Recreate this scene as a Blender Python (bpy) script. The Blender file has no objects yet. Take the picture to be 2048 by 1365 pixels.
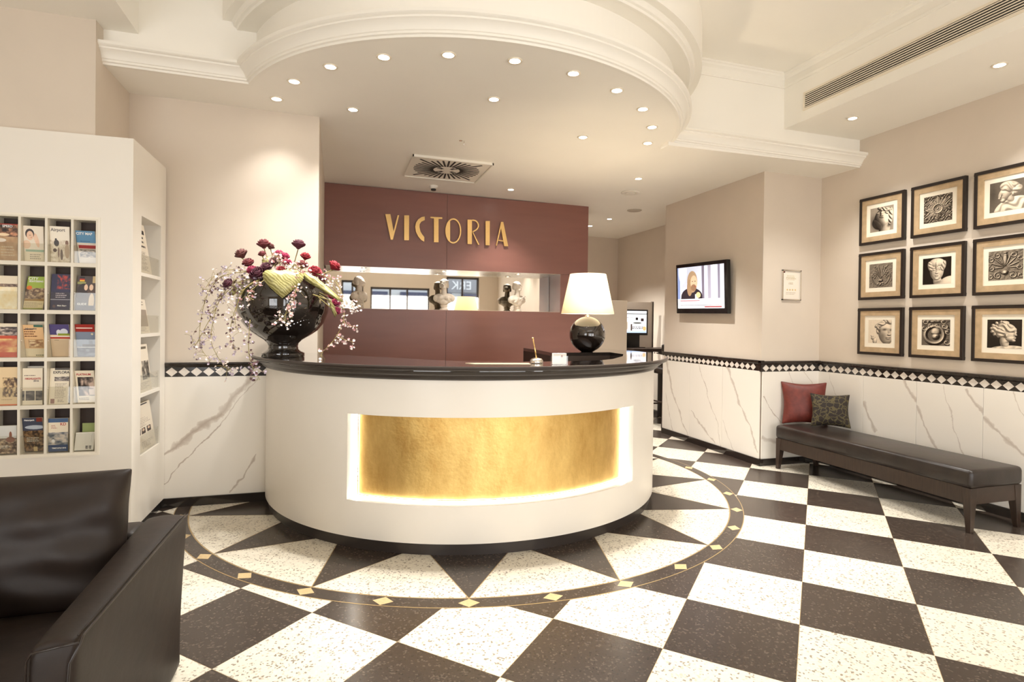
import bpy, bmesh, math, random
import numpy as np
from mathutils import Vector, Matrix
from mathutils.geometry import tessellate_polygon
random.seed(7)
SC = bpy.context.scene; COL = SC.collection
sin, cos, pi, rad = math.sin, math.cos, math.pi, math.radians
# ------------------------------------------------------------------ camera
H = 1.38
FPX, PX, PY, YAW, PITCH, ROLL = 1152.4, 1024.0, 656.6, .2972, -.00835, .01222
def cam_basis():
    cy, sy, cp, sp, cr, sr = cos(YAW), sin(YAW), cos(PITCH), sin(PITCH), cos(ROLL), sin(ROLL)
    right = Vector((cy, -sy, 0)); f0 = Vector((sy, cy, 0)); up = Vector((0, 0, 1))
    fwd = f0*cp + up*sp; u = up*cp - f0*sp
    return right*cr + u*sr, u*cr - right*sr, fwd
CR, CU, CF = cam_basis()
cam = bpy.data.objects.new('camera', bpy.data.cameras.new('camera')); COL.objects.link(cam)
M = Matrix.Identity(4)
for i in range(3):
    M[i][0] = CR[i]; M[i][1] = CU[i]; M[i][2] = -CF[i]
M[2][3] = H
cam.matrix_world = M
cam.data.sensor_width = 36; cam.data.sensor_fit = 'HORIZONTAL'
cam.data.lens = 36*FPX/2048; cam.data.shift_x = 0; cam.data.shift_y = (PY-682.5)/2048
cam.data.clip_start = .02; cam.data.clip_end = 200
SC.camera = cam
# ------------------------------------------------------------------ world, daylight, exposure
W = bpy.data.worlds.new('world'); SC.world = W; W.use_nodes = True
W.node_tree.nodes['Background'].inputs[0].default_value = (.80, .88, 1, 1)
W.node_tree.nodes['Background'].inputs[1].default_value = 1.6
SC.view_settings.view_transform = 'Standard'; SC.view_settings.look = 'None'
SC.view_settings.gamma = 1; SC.view_settings.use_curve_mapping = False
SC.view_settings.exposure = 0.68
SC.cycles.max_bounces = 8; SC.cycles.diffuse_bounces = 5; SC.cycles.glossy_bounces = 4
SC.cycles.transparent_max_bounces = 12; SC.cycles.sample_clamp_indirect = 6
SC.cycles.caustics_reflective = False; SC.cycles.caustics_refractive = False
def area_light(name, loc, look, sx, sy, power, col):
    d = bpy.data.lights.new(name, 'AREA'); d.shape = 'RECTANGLE'; d.size = sx; d.size_y = sy
    d.energy = power; d.color = col
    o = bpy.data.objects.new(name, d); COL.objects.link(o); o.location = loc
    o.rotation_euler = (Vector(look)-Vector(loc)).to_track_quat('-Z', 'Y').to_euler()
    return o
# daylight falling in through the shop windows behind the camera
DAY = (1, .985, .97)
area_light('window_daylight', (1.40, -2.34, 1.12), (1.40, 3, 1.4), 2.5, 2.05, 54, DAY)
area_light('window_daylight', (-2.7, -2.34, 1.25), (-2.0, 3, 1.6), 2.3, 2.3, 60, DAY)
area_light('window_daylight', (3.65, -2.34, 1.12), (3.2, 3, 1.4), .95, 2.05, 30, DAY)
area_light('added_fill_light', (1.2, -.9, 3.6), (1.2, -.9, 0), 3.0, 1.6, 16, (1, .95, .88))  # unseen overhead lamp added to brighten the floor and its bounce
SPOT_W, SPOT_COL = 66, (1, .97, .925)

# ------------------------------------------------------------------ materials
MATS = {}
def mat(name, col=(.8,.8,.8), rough=.5, metal=0, **k):
    if name in MATS: return MATS[name]
    m = bpy.data.materials.new(name); m.use_nodes = True; nt = m.node_tree
    b = nt.nodes['Principled BSDF']
    b.inputs['Base Color'].default_value = (*col, 1); b.inputs['Roughness'].default_value = rough
    b.inputs['Metallic'].default_value = metal
    if 'coat' in k: b.inputs['Coat Weight'].default_value = k['coat']; b.inputs['Coat Roughness'].default_value = k.get('coat_r', .05)
    if 'spec' in k: b.inputs['Specular IOR Level'].default_value = k['spec']
    if 'emit' in k: b.inputs['Emission Color'].default_value = (*k.get('ecol', col), 1); b.inputs['Emission Strength'].default_value = k['emit']
    if 'trans' in k: b.inputs['Transmission Weight'].default_value = k['trans']
    if 'sss' in k: b.inputs['Subsurface Weight'].default_value = k['sss']
    nz = k.get('noise')
    if nz:   # (scale, colour amount, bump)
        N = nt.nodes; L = nt.links
        g = N.new('ShaderNodeNewGeometry'); t = N.new('ShaderNodeTexNoise'); t.inputs['Scale'].default_value = nz[0]
        t.inputs['Detail'].default_value = 5
        mp = N.new('ShaderNodeMapping'); L.new(g.outputs['Position'], mp.inputs[0]); mp.inputs['Scale'].default_value = k.get('stretch', (1,1,1))
        L.new(mp.outputs[0], t.inputs['Vector'])
        r = N.new('ShaderNodeValToRGB'); r.color_ramp.elements[0].position = .3; r.color_ramp.elements[1].position = .7
        c0 = tuple(max(0, c*(1-nz[1])) for c in col); c1 = tuple(min(1, c*(1+nz[1])) for c in col)
        r.color_ramp.elements[0].color = (*c0, 1); r.color_ramp.elements[1].color = (*c1, 1)
        L.new(t.outputs[0], r.inputs[0]); L.new(r.outputs[0], b.inputs['Base Color'])
        if nz[2]:
            bp = N.new('ShaderNodeBump'); bp.inputs['Strength'].default_value = nz[2]; bp.inputs['Distance'].default_value = .01
            L.new(t.outputs[0], bp.inputs['Height']); L.new(bp.outputs[0], b.inputs['Normal'])
    MATS[name] = m
    return m
WALLC = (.70, .61, .51)
M_WALL = mat('taupe_wall_paint', WALLC, .75, noise=(3, .02, 0))
M_CEIL = mat('cream_ceiling_paint', (.94, .90, .82), .6, noise=(2, .015, 0))
M_MOULD = mat('white_moulding_paint', (.92, .88, .80), .55)
M_WHITE = mat('white_lacquer', (.85, .80, .72), .35, noise=(5, .01, 0))
M_BLACK = mat('polished_black_granite', (.022, .017, .014), .12, coat=.4)
M_BLACKM = mat('black_satin', (.02, .017, .015), .35)
M_MAHOG = mat('mahogany_veneer', (.24, .098, .074), .36, noise=(1.6, .07, 0), stretch=(1, 1, 6), coat=.25, coat_r=.3)
M_GOLDP = None
M_BRASS = mat('brass_inlay', (.55, .40, .2), .35, .7)
M_GOLD = mat('polished_gold', (.83, .56, .24), .22, 1)
M_CHROME = mat('brushed_silver', (.8, .76, .7), .2, 1)
M_LEATHER = mat('dark_brown_leather', (.020, .0125, .009), .5, noise=(7, .3, .3), spec=.35)
M_LEATHB = mat('black_brown_leather', (.022, .015, .012), .33, noise=(8, .3, .2))
M_DWOOD = mat('dark_stained_wood', (.035, .02, .013), .4, noise=(8, .3, 0), stretch=(1, 12, 1))
M_GLOSSB = mat('gloss_black_glaze', (.012, .008, .006), .03, coat=1, coat_r=.02)
M_PAPER = mat('paper_edge', (.75, .68, .57), .8)
M_PLAST = mat('white_plastic', (.82, .77, .68), .45)
M_RUBBER = mat('black_plastic', (.012, .012, .012), .4)
M_PLASTER = mat('plaster_bust', (.80, .70, .58), .6, noise=(40, .06, .1))
M_SCREENB = mat('screen_bezel', (.008, .008, .008), .15)
def emission(name, col, s):
    m = bpy.data.materials.new(name); m.use_nodes = True; nt = m.node_tree; nt.nodes.clear()
    e = nt.nodes.new('ShaderNodeEmission'); e.inputs[0].default_value = (*col, 1); e.inputs[1].default_value = s
    o = nt.nodes.new('ShaderNodeOutputMaterial'); nt.links.new(e.outputs[0], o.inputs[0]); return m
M_LAMP = emission('downlight_glow', (1, .93, .8), 22)
M_LED = emission('led_strip_glow', (1, .96, .88), 13)
def clear_glass(name, tint=(1,1,1), amt=.12):
    m = bpy.data.materials.new(name); m.use_nodes = True; nt = m.node_tree; nt.nodes.clear(); N = nt.nodes.new
    t = N('ShaderNodeBsdfTransparent'); t.inputs[0].default_value = (*tint, 1)
    g = N('ShaderNodeBsdfGlossy'); g.inputs[1].default_value = .02
    lw = N('ShaderNodeLayerWeight'); lw.inputs[0].default_value = .5; pw = N('ShaderNodeMath'); pw.operation = 'POWER'; pw.inputs[1].default_value = 4
    fr = N('ShaderNodeMath'); fr.operation = 'MULTIPLY_ADD'; fr.inputs[1].default_value = .5; fr.inputs[2].default_value = .04
    nt.links.new(lw.outputs['Facing'], pw.inputs[0]); nt.links.new(pw.outputs[0], fr.inputs[0])
    mx = N('ShaderNodeMixShader'); o = N('ShaderNodeOutputMaterial')
    nt.links.new(fr.outputs[0], mx.inputs[0]); nt.links.new(t.outputs[0], mx.inputs[1]); nt.links.new(g.outputs[0], mx.inputs[2])
    nt.links.new(mx.outputs[0], o.inputs[0]); return m
M_ACRYL = clear_glass('clear_acrylic', (.96, .96, .94))
M_PANE = clear_glass('window_glass', (.95, .97, .97))
M_MIRROR = mat('mirror_glass', (.86, .82, .76), .02, 1)

def terrazzo(name, base, chip, chip2, rough, thr=.32):
    m = bpy.data.materials.new(name); m.use_nodes = True; nt = m.node_tree; N = nt.nodes; L = nt.links
    b = N['Principled BSDF']; b.inputs['Roughness'].default_value = rough; b.inputs['Specular IOR Level'].default_value = .5
    g = N.new('ShaderNodeNewGeometry')
    v = N.new('ShaderNodeTexVoronoi'); v.inputs['Scale'].default_value = 120; L.new(g.outputs['Position'], v.inputs['Vector'])
    r = N.new('ShaderNodeValToRGB'); r.color_ramp.interpolation = 'CONSTANT'
    e = r.color_ramp.elements; e[0].position = 0; e[0].color = (*chip, 1); e[1].position = .09; e[1].color = (*chip2, 1)
    x = e.new(.16); x.color = (*base, 1)
    x = e.new(.8); x.color = tuple(min(1, c*1.08) for c in base)+(1,)
    s = N.new('ShaderNodeSeparateColor'); L.new(v.outputs['Color'], s.inputs[0]); L.new(s.outputs[0], r.inputs[0])
    n = N.new('ShaderNodeTexNoise'); n.inputs['Scale'].default_value = 3; L.new(g.outputs['Position'], n.inputs['Vector'])
    mx = N.new('ShaderNodeMixRGB'); mx.blend_type = 'MULTIPLY'; mx.inputs[0].default_value = .18
    L.new(r.outputs[0], mx.inputs[1]); L.new(n.outputs[0], mx.inputs[2]); L.new(mx.outputs[0], b.inputs['Base Color'])
    return m
M_TW = terrazzo('white_terrazzo', (.77, .71, .585), (.30, .25, .19), (.62, .54, .43), .30)
M_TB = terrazzo('black_terrazzo', (.050, .036, .028), (.10, .075, .058), (.036, .027, .021), .26)

def marble(name, veins):
    """white marble; veins = [(u0,z0,u1,z1,width,strength)] in object space, u along the slab"""
    m = bpy.data.materials.new(name); m.use_nodes = True; nt = m.node_tree; N = nt.nodes; L = nt.links
    b = N['Principled BSDF']; b.inputs['Roughness'].default_value = .18
    tc = N.new('ShaderNodeTexCoord')
    nz = N.new('ShaderNodeTexNoise'); nz.inputs['Scale'].default_value = 5; nz.inputs['Detail'].default_value = 6; L.new(tc.outputs['Object'], nz.inputs['Vector'])
    sub = N.new('ShaderNodeVectorMath'); sub.operation = 'MULTIPLY_ADD'; sub.inputs[1].default_value = (.13,)*3
    L.new(nz.outputs['Color'], sub.inputs[0]); L.new(tc.outputs['Object'], sub.inputs[2])
    sep = N.new('ShaderNodeSeparateXYZ'); L.new(sub.outputs[0], sep.inputs[0])
    def math_(op, a, c=None):
        q = N.new('ShaderNodeMath'); q.operation = op
        for i, v in enumerate((a, c)):
            if v is None: continue
            if isinstance(v, (int, float)): q.inputs[i].default_value = v
            else: L.new(v, q.inputs[i])
        return q.outputs[0]
    n2 = N.new('ShaderNodeTexNoise'); n2.inputs['Scale'].default_value = 14; L.new(tc.outputs['Object'], n2.inputs['Vector'])
    tot = None; off = .065
    for (u0, z0, u1, z1, w, s) in veins:
        d = math.hypot(u1-u0, z1-z0); nx, nz_ = (z1-z0)/d, -(u1-u0)/d
        dist = math_('ADD', math_('MULTIPLY', sep.outputs[0], nx), math_('MULTIPLY', sep.outputs[2], nz_))
        dist = math_('ABSOLUTE', math_('SUBTRACT', dist, (u0+off)*nx + (z0+off)*nz_))
        al = math_('ADD', math_('MULTIPLY', sep.outputs[0], (u1-u0)/d), math_('MULTIPLY', sep.outputs[2], (z1-z0)/d))
        al = math_('ABSOLUTE', math_('SUBTRACT', al, ((u0+u1)/2+off)*(u1-u0)/d + ((z0+z1)/2+off)*(z1-z0)/d))
        inside = math_('LESS_THAN', al, d/2)
        ww = math_('MULTIPLY', math_('POWER', math_('ADD', n2.outputs[0], .1), 2.2), w*2.6)
        v = math_('SUBTRACT', 1, math_('DIVIDE', dist, ww)); v = math_('MAXIMUM', v, 0)
        v = math_('MULTIPLY', math_('POWER', v, .6), s); v = math_('MULTIPLY', v, inside)
        tot = v if tot is None else math_('MAXIMUM', tot, v)
    mx = N.new('ShaderNodeMixRGB'); mx.inputs[1].default_value = (.87, .82, .74, 1); mx.inputs[2].default_value = (.40, .31, .24, 1)
    if tot is not None: L.new(tot, mx.inputs[0])
    else: mx.inputs[0].default_value = 0
    L.new(mx.outputs[0], b.inputs['Base Color'])
    return m
def pixels(name, arr, rough=.5, emit=0, gloss=False):
    """arr: h x w x 3 painted in code -> image material (display values)"""
    h, w, _ = arr.shape
    im = bpy.data.images.new(name, w, h); buf = np.ones((h, w, 4), np.float32); buf[..., :3] = np.clip(arr[::-1], 0, 1)
    im.pixels.foreach_set(buf.ravel()); im.pack()
    m = bpy.data.materials.new(name); m.use_nodes = True; nt = m.node_tree; b = nt.nodes['Principled BSDF']
    t = nt.nodes.new('ShaderNodeTexImage'); t.image = im; nt.links.new(t.outputs[0], b.inputs['Base Color'])
    b.inputs['Roughness'].default_value = rough
    if emit:
        b.inputs['Base Color'].default_value = (0,0,0,1)
        nt.links.new(t.outputs[0], b.inputs['Emission Color']); b.inputs['Emission Strength'].default_value = emit
    return m

# ------------------------------------------------------------------ mesh helpers
class MB:
    def __init__(s): s.v = []; s.f = []; s.uv = None
    def add(s, vs, fs):
        o = len(s.v); s.v += [tuple(v) for v in vs]; s.f += [tuple(o+i for i in f) for f in fs]; return s
    def box(s, x0, x1, y0, y1, z0, z1, m=None):
        vs = [Vector((x, y, z)) for z in (z0, z1) for y in (y0, y1) for x in (x0, x1)]
        if m: vs = [m @ v for v in vs]
        return s.add(vs, [(0,2,3,1),(4,5,7,6),(0,1,5,4),(2,6,7,3),(0,4,6,2),(1,3,7,5)])
    def lathe(s, prof, c=(0,0), seg=32, a0=0, a1=2*pi, caps=True):
        full = abs(a1-a0-2*pi) < 1e-6; n = seg if full else seg+1; vs = []
        for i in range(n):
            a = a0+(a1-a0)*i/seg
            for r, z in prof: vs.append((c[0]+r*sin(a), c[1]-r*cos(a), z))
        p = len(prof); fs = []
        for i in range(seg):
            j = (i+1) % n
            for k in range(p-1): fs.append((i*p+k, j*p+k, j*p+k+1, i*p+k+1))
        if full and caps:
            if prof[0][0] > 1e-6: fs.append(tuple(i*p for i in reversed(range(n))))
            if prof[-1][0] > 1e-6: fs.append(tuple(i*p+p-1 for i in range(n)))
        return s.add(vs, fs)
    def tube(s, pts, r, seg=6, r1=None):
        pts = [Vector(p) for p in pts]; n = len(pts); vs = []
        for i, p in enumerate(pts):
            d = (pts[min(i+1, n-1)]-pts[max(i-1, 0)]).normalized()
            a = d.orthogonal().normalized() if i == 0 else (a - d*a.dot(d)).normalized()
            b = d.cross(a); rr = r if r1 is None else r+(r1-r)*i/(n-1)
            for k in range(seg):
                t = 2*pi*k/seg; vs.append(p+a*rr*cos(t)+b*rr*sin(t))
        fs = [(i*seg+k, i*seg+(k+1) % seg, (i+1)*seg+(k+1) % seg, (i+1)*seg+k) for i in range(n-1) for k in range(seg)]
        fs += [tuple(reversed(range(seg))), tuple((n-1)*seg+k for k in range(seg))]
        return s.add(vs, fs)
    def prism(s, poly, z0, z1, m=None):
        """extruded polygon (x,y); zs may be functions of (x,y)"""
        n = len(poly); f0 = z0 if callable(z0) else (lambda x, y: z0); f1 = z1 if callable(z1) else (lambda x, y: z1)
        vs = [Vector((x, y, f0(x, y))) for x, y in poly]+[Vector((x, y, f1(x, y))) for x, y in poly]
        if m: vs = [m @ v for v in vs]
        tr = tessellate_polygon([[Vector((x, y, 0)) for x, y in poly]])
        fs = [tuple(reversed(t)) for t in tr]+[tuple(i+n for i in t) for t in tr]
        area = sum(poly[i][0]*poly[(i+1) % n][1]-poly[(i+1) % n][0]*poly[i][1] for i in range(n))
        for i in range(n):
            j = (i+1) % n; fs.append((i, j, j+n, i+n) if area > 0 else (j, i, i+n, j+n))
        return s.add(vs, fs)
    def grid(s, fn, nu, nv, closed_u=False):
        vs = [fn(i/nu, j/nv) for i in range(nu+1) for j in range(nv+1)]
        return s.add(vs, [(i*(nv+1)+j, (i+1)*(nv+1)+j, (i+1)*(nv+1)+j+1, i*(nv+1)+j+1) for i in range(nu) for j in range(nv)])
    def ellip(s, c, r, nu=12, nv=8, m=None):
        vs = []; fs = []
        for i in range(nv+1):
            ph = pi*i/nv
            for k in range(nu):
                t = 2*pi*k/nu; v = Vector((c[0]+r[0]*sin(ph)*cos(t), c[1]+r[1]*sin(ph)*sin(t), c[2]+r[2]*cos(ph)))
                vs.append(m @ v if m else v)
        for i in range(nv):
            for k in range(nu): fs.append((i*nu+k, (i+1)*nu+k, (i+1)*nu+(k+1) % nu, i*nu+(k+1) % nu))
        return s.add(vs, fs)
    def mesh(s, name, fix=True):
        me = bpy.data.meshes.new(name); me.from_pydata(s.v, [], s.f); me.validate(); me.update()
        if fix:
            bm = bmesh.new(); bm.from_mesh(me); bmesh.ops.remove_doubles(bm, verts=bm.verts, dist=1e-6)
            bmesh.ops.recalc_face_normals(bm, faces=bm.faces); bm.to_mesh(me); bm.free()
        return me
    def build(s, name, m, parent=None, smooth=False, bevel=0, sub=0, fix=True, angle=None):
        me = s.mesh(name, fix); me.materials.append(m)
        if smooth: me.shade_smooth()
        o = bpy.data.objects.new(name, me); COL.objects.link(o)
        if parent: attach(o, parent)
        if bevel:
            b = o.modifiers.new('bevel', 'BEVEL'); b.width = bevel; b.segments = 3; b.limit_method = 'ANGLE'; b.angle_limit = rad(35)
        if sub:
            q = o.modifiers.new('sub', 'SUBSURF'); q.levels = sub; q.render_levels = sub
        if smooth and angle:
            me.set_sharp_from_angle(angle=rad(angle))
        return o
def attach(o, parent):
    """keep the geometry in world space: offset child by the inverse of its parent's location"""
    o.parent = parent; o.matrix_parent_inverse = Matrix.Translation(WLOC.get(parent.name, Vector())).inverted()
WLOC = {}
def thing(name, label, cat, loc=(0,0,0), group=None):
    o = bpy.data.objects.new(name, None); COL.objects.link(o); o.location = loc; o.empty_display_size = .05
    WLOC[o.name] = Vector(loc); return tag(o, label, cat, group)
def tag(o, label, cat, group=None):
    o['label'] = label; o['category'] = cat
    if group: o['group'] = group
    return o
def struct(o): o['kind'] = 'structure'; return o
def image_plane(name, m, pts, parent):
    """pts: lower-left, lower-right, upper-right, upper-left as seen from the front"""
    me = bpy.data.meshes.new(name); me.from_pydata([tuple(p) for p in pts], [], [(0,1,2,3)])
    uv = me.uv_layers.new(); 
    for i, c in enumerate([(0,0),(1,0),(1,1),(0,1)]): uv.data[i].uv = c
    me.materials.append(m); o = bpy.data.objects.new(name, me); COL.objects.link(o)
    if parent: attach(o, parent)
    return o
def lettering(text, size, mtx, m, parent, name='lettering', ext=.0003, align='CENTER', sx=1, bold=0):
    c = bpy.data.curves.new(name, 'FONT'); c.body = text; c.size = size; c.extrude = ext; c.align_x = align; c.align_y = 'CENTER'; c.offset = bold
    o = bpy.data.objects.new(name+'_src', c); COL.objects.link(o); dg = bpy.context.evaluated_depsgraph_get()
    me = bpy.data.meshes.new_from_object(o.evaluated_get(dg)); bpy.data.objects.remove(o)
    me.transform(mtx @ Matrix.Diagonal((sx, 1, 1, 1))); me.materials.clear(); me.materials.append(m)
    p = bpy.data.objects.new(name, me); COL.objects.link(p); attach(p, parent); return p
# measuring: a point of the photograph carried onto a real plane of the room
def ray(x, y): return CR*((x-PX)/FPX) - CU*((y-PY)/FPX) + CF
def on(ax, v, x, y):
    d = ray(x, y); o = Vector((0, 0, H)); return o + d*((v-o[ax])/d[ax])
def atY(v, x, y): return on(1, v, x, y)
def atX(v, x, y): return on(0, v, x, y)
def atZ(v, x, y): return on(2, v, x, y)

# ------------------------------------------------------------------ room dimensions
CX, CY = 1.07, 4.85            # centre of desk, floor medallion and ceiling canopy
YB = 4.766                     # wall behind the brochure cabinet
XR, XC, YC = 4.739, 4.03, 4.722
YF = 4.28                      # fascia plane of the ceiling step
def L1(x, y=0): return 2.952-.0157*(x-1.3)      # lower ceiling, slightly out of level
def L2(x, y=0): return 3.315-.012*(x-1.1)
def L3(x, y=0): return 3.66-.010*(x-3.0)
ZBR = lambda x, y=0: 3.157-.010*(x-4.739)
def wall(name, x0, x1, y0, y1, z0, z1, m=None): return struct(MB().box(x0, x1, y0, y1, z0, z1).build(name, m or M_WALL))
wall('wall_left', -1.427, -.135, YB, 7.4, 0, 3.05)
wall('wall_left_front', -4.2, -1.427, 4.162, 7.4, 0, 3.6)
wall('wall_far_left', -4.35, -4.2, -2.5, 7.4, 0, 3.8)
wall('wall_column', XC, 4.9, YC, 6.49, 0, 3.0)
wall('wall_right', XR, 4.9, -2.5, YC, 0, 3.8)
wall('wall_recess', 4.76, 4.95, 6.49, 9.4, 0, 3.0)
wall('wall_back', -.3, 4.9, 9.2, 9.4, 0, 3.05)
wall('wall_side_back', -.3, -.135, 7.4, 9.2, 0, 3.05)
# wall behind the camera with its shop windows
xs = [(-4.2,-3.9),(-1.5,.15),(.75,.95),(2.65,3.15),(4.15,4.739)]
mb = MB()
for a, b in xs: mb.box(a, b, -2.5, -2.3, 0, 3.8)
for a, b, zt in [(-3.9,-1.5,2.5),(.15,.75,2.55),(.95,2.65,2.38),(3.15,4.15,2.75)]: mb.box(a, b, -2.5, -2.3, zt, 3.8)
struct(mb.build('wall_front', M_WALL))
for k, (a, b, zt) in enumerate([(-3.9,-1.5,2.5),(.15,.75,2.55),(.95,2.65,2.38),(3.15,4.15,2.75)]):
    w = MB()
    for q in (a, b-.05): w.box(q, q+.05, -2.46, -2.36, 0, zt)
    w.box(a, b, -2.46, -2.36, 0, .12); w.box(a, b, -2.46, -2.36, zt-.06, zt); [w.box(a+(b-a)*q-.025, a+(b-a)*q+.025, -2.45, -2.37, .12, zt-.06) for q in ((.33,.62) if b-a > 1.2 else (.5,))]
    wo = struct(w.build(f'window_{k+1}', mat('dark_window_frame', (.05,.035,.03), .4)))
    MB().box(a+.05, b-.05, -2.415, -2.405, .12, zt-.06).build('pane', M_PANE, wo)

# ---- ceilings
def arc(r, a0, a1, n=64): return [(CX+r*sin(a0+(a1-a0)*i/n), CY-r*cos(a0+(a1-a0)*i/n)) for i in range(n+1)]
RA = 1.74; aA = math.acos((CY-YF)/RA)
edge = arc(RA, -aA, aA, 72)
poly = [(-1.6, YF)]+edge+[(4.9, YF), (4.9, 9.3), (-1.6, 9.3)]
struct(MB().prism(poly, L1, lambda x, y: L1(x)+.10).build('ceiling_lower', M_CEIL))
# straight fascia walls and the curved fascia under the second step
RF = 1.70; aF = math.acos((CY-YF)/RF)
mb = MB(); mb.box(-1.6, CX-RF*sin(aF), YF, YF+.12, 3.0, 3.8); mb.box(CX+RF*sin(aF), 4.9, YF, YF+.12, 2.9, 3.8)
struct(mb.build('ceiling_fascia', M_CEIL))
fas = arc(RF, -aF, aF, 72)
struct(MB().prism(fas, lambda x, y: L1(x)+.05, lambda x, y: L2(x)+.02).build('ceiling_fascia_curved', M_CEIL))
R2 = 1.81; a2 = math.acos((CY-YF)/R2)
struct(MB().prism(arc(R2, -a2, a2, 72), L2, lambda x, y: L2(x)+.06).build('ceiling_step', M_CEIL))
R3 = 1.90; a3 = math.acos((CY-YF)/R3)
struct(MB().prism(arc(R3, -a3, a3, 72), lambda x, y: L2(x)+.05, lambda x, y: L3(x)+.05).build('ceiling_drum', M_CEIL))
struct(MB().prism([(-4.3,-2.45),(4.85,-2.45),(4.85,4.5),(-4.3,4.5)], L3, lambda x, y: L3(x)+.1).build('ceiling_upper', M_CEIL))
# bulkheads right and left
struct(MB().prism([(3.858,-2.4),(4.8,-2.4),(4.8,YF+.02),(3.858,YF+.02)], ZBR, lambda x, y: 3.8).build('ceiling_bulkhead_right', M_CEIL))
struct(MB().prism([(-4.2,-2.4),(-1.232,-2.4),(-1.232,YF+.02),(-4.2,YF+.02)], lambda x, y: 3.216-.004*x-.005, lambda x, y: 3.8).build('ceiling_bulkhead_left', M_CEIL))
# mouldings: a profile (out, up) swept along a path
def sweep(name, path, prof, zf, m=M_MOULD):
    P = [Vector(p) for p in path]; n = len(P); nor = []
    seg = [(P[i+1]-P[i]).normalized() for i in range(n-1)]
    sn = [Vector((d.y, -d.x)) for d in seg]
    for i in range(n):
        a = sn[max(i-1, 0)]; b = sn[min(i, n-2)]; h = (a+b); h = h/max(h.dot(a), .2) if h.length > 1e-6 else a
        nor.append(h if (a-b).length > 1e-6 else a)
    vs = []; k = len(prof)
    for p, q in zip(P, nor):
        for o, u in prof:
            t = p+q*o; vs.append((t.x, t.y, zf(p.x)+u))
    fs = [(i*k+j, (i+1)*k+j, (i+1)*k+(j+1) % k, i*k+(j+1) % k) for i in range(n-1) for j in range(k)]
    fs += [tuple(range(k)), tuple((n-1)*k+j for j in reversed(range(k)))]
    return struct(MB().add(vs, fs).build(name, m, smooth=True, angle=28))
crown = [(-.02,-.002),(.006,-.002),(.010,.010),(.022,.014),(.022,.026),(.030,.030),(.036,.046),(.048,.062),(.064,.074),(.072,.078),(.072,.088),(.084,.092),(.092,.100),(.092,.118),(-.02,.118)]
sweep('trim_1', [(-1.50, YF)]+edge+[(XR+.02, YF)], crown, lambda x: L1(x))
ring = [(-.02,-.002),(.005,-.002),(.010,.012),(.024,.018),(.026,.034),(.038,.05),(.058,.064),(.064,.072),(.064,.084),(.08,.09),(.086,.1),(.086,.12),(-.02,.12)]
sweep('trim_2', arc(R2, -a2, a2, 72), ring, lambda x: L2(x))
sm = [(-.01,-.125),(.012,-.125),(.016,-.105),(.008,-.1),(.008,-.05),(.016,-.042),(.03,-.03),(.034,-.018),(.05,-.012),(.05,.02),(-.01,.02)]
sweep('trim_3', [(CX+R3*sin(a3)-.05, YF), (3.858, YF), (3.858, -2.3)][:3], sm, lambda x: L3(x))
sweep('trim_4', [(-1.232, -2.3), (-1.232, YF), (CX-R3*sin(a3)+.05, YF)], sm, lambda x: L3(x))

# ------------------------------------------------------------------ floor
struct_floor = struct(MB().box(-4.3, 4.95, -2.5, 9.3, -.05, -.0006).build('floor', M_BRASS))
T = .5092; FX0, FY0 = 4.227, 4.305; s2 = math.sqrt(.5)
def gridpt(i, j): return (FX0+(-i*s2+j*s2)*T, FY0+(-i*s2-j*s2)*T)
gap = .0022
def tile_mesh(name, m):
    h = T/2-gap/2
    mb = MB().prism([(-h,-h),(h,-h),(h,h),(-h,h)], -.012, 0); me = mb.mesh(name); me.transform(Matrix.Rotation(pi/4, 4, 'Z')); me.materials.append(m); return me
TW, TB = tile_mesh('white_tile', M_TW), tile_mesh('black_tile', M_TB)
far_w, far_b = MB(), MB()
VIS = 0
for i in range(-16, 26):
    for j in range(-22, 20):
        x, y = gridpt(i+.5, j+.5)
        if not (-4.5 < x < 5.1 and -2.7 < y < 9.4): continue
        white = (i+j) % 2 == 0
        d = Vector((x, y, -H)); zz = d.dot(CF)
        seen = False
        if zz > .5:
            px = PX+FPX*d.dot(CR)/zz; py = PY-FPX*d.dot(CU)/zz
            lim = 320*1.2/zz
            seen = -lim < px < 2048+lim and py < 1365+lim and not (x < -.7 and y < 4.9) and not (x < 1.6 and y > 4.9)
            if math.hypot(x-CX, y-CY) < 1.9: seen = False
            if x > 4.739+.3 or (x > XC+.35 and y > YC+.35) or y > 8.2: seen = False
        hidden_center = math.hypot(x-CX, y-CY) < 1.85
        if seen:
            o = bpy.data.objects.new('tile', TW if white else TB); COL.objects.link(o); o.parent = struct_floor; o.location = (x, y, 0); VIS += 1
        else:
            h = (T/2-gap/2)*math.sqrt(2)
            (far_w if white else far_b).prism([(x-h, y),(x, y-h),(x+h, y),(x, y+h)], -.012, 0)
for q, m, n in ((far_w, M_TW, 'outlying_white_tiles'), (far_b, M_TB, 'outlying_black_tiles')):
    o = q.build(n, m, struct_floor); o['kind'] = 'stuff'
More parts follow.
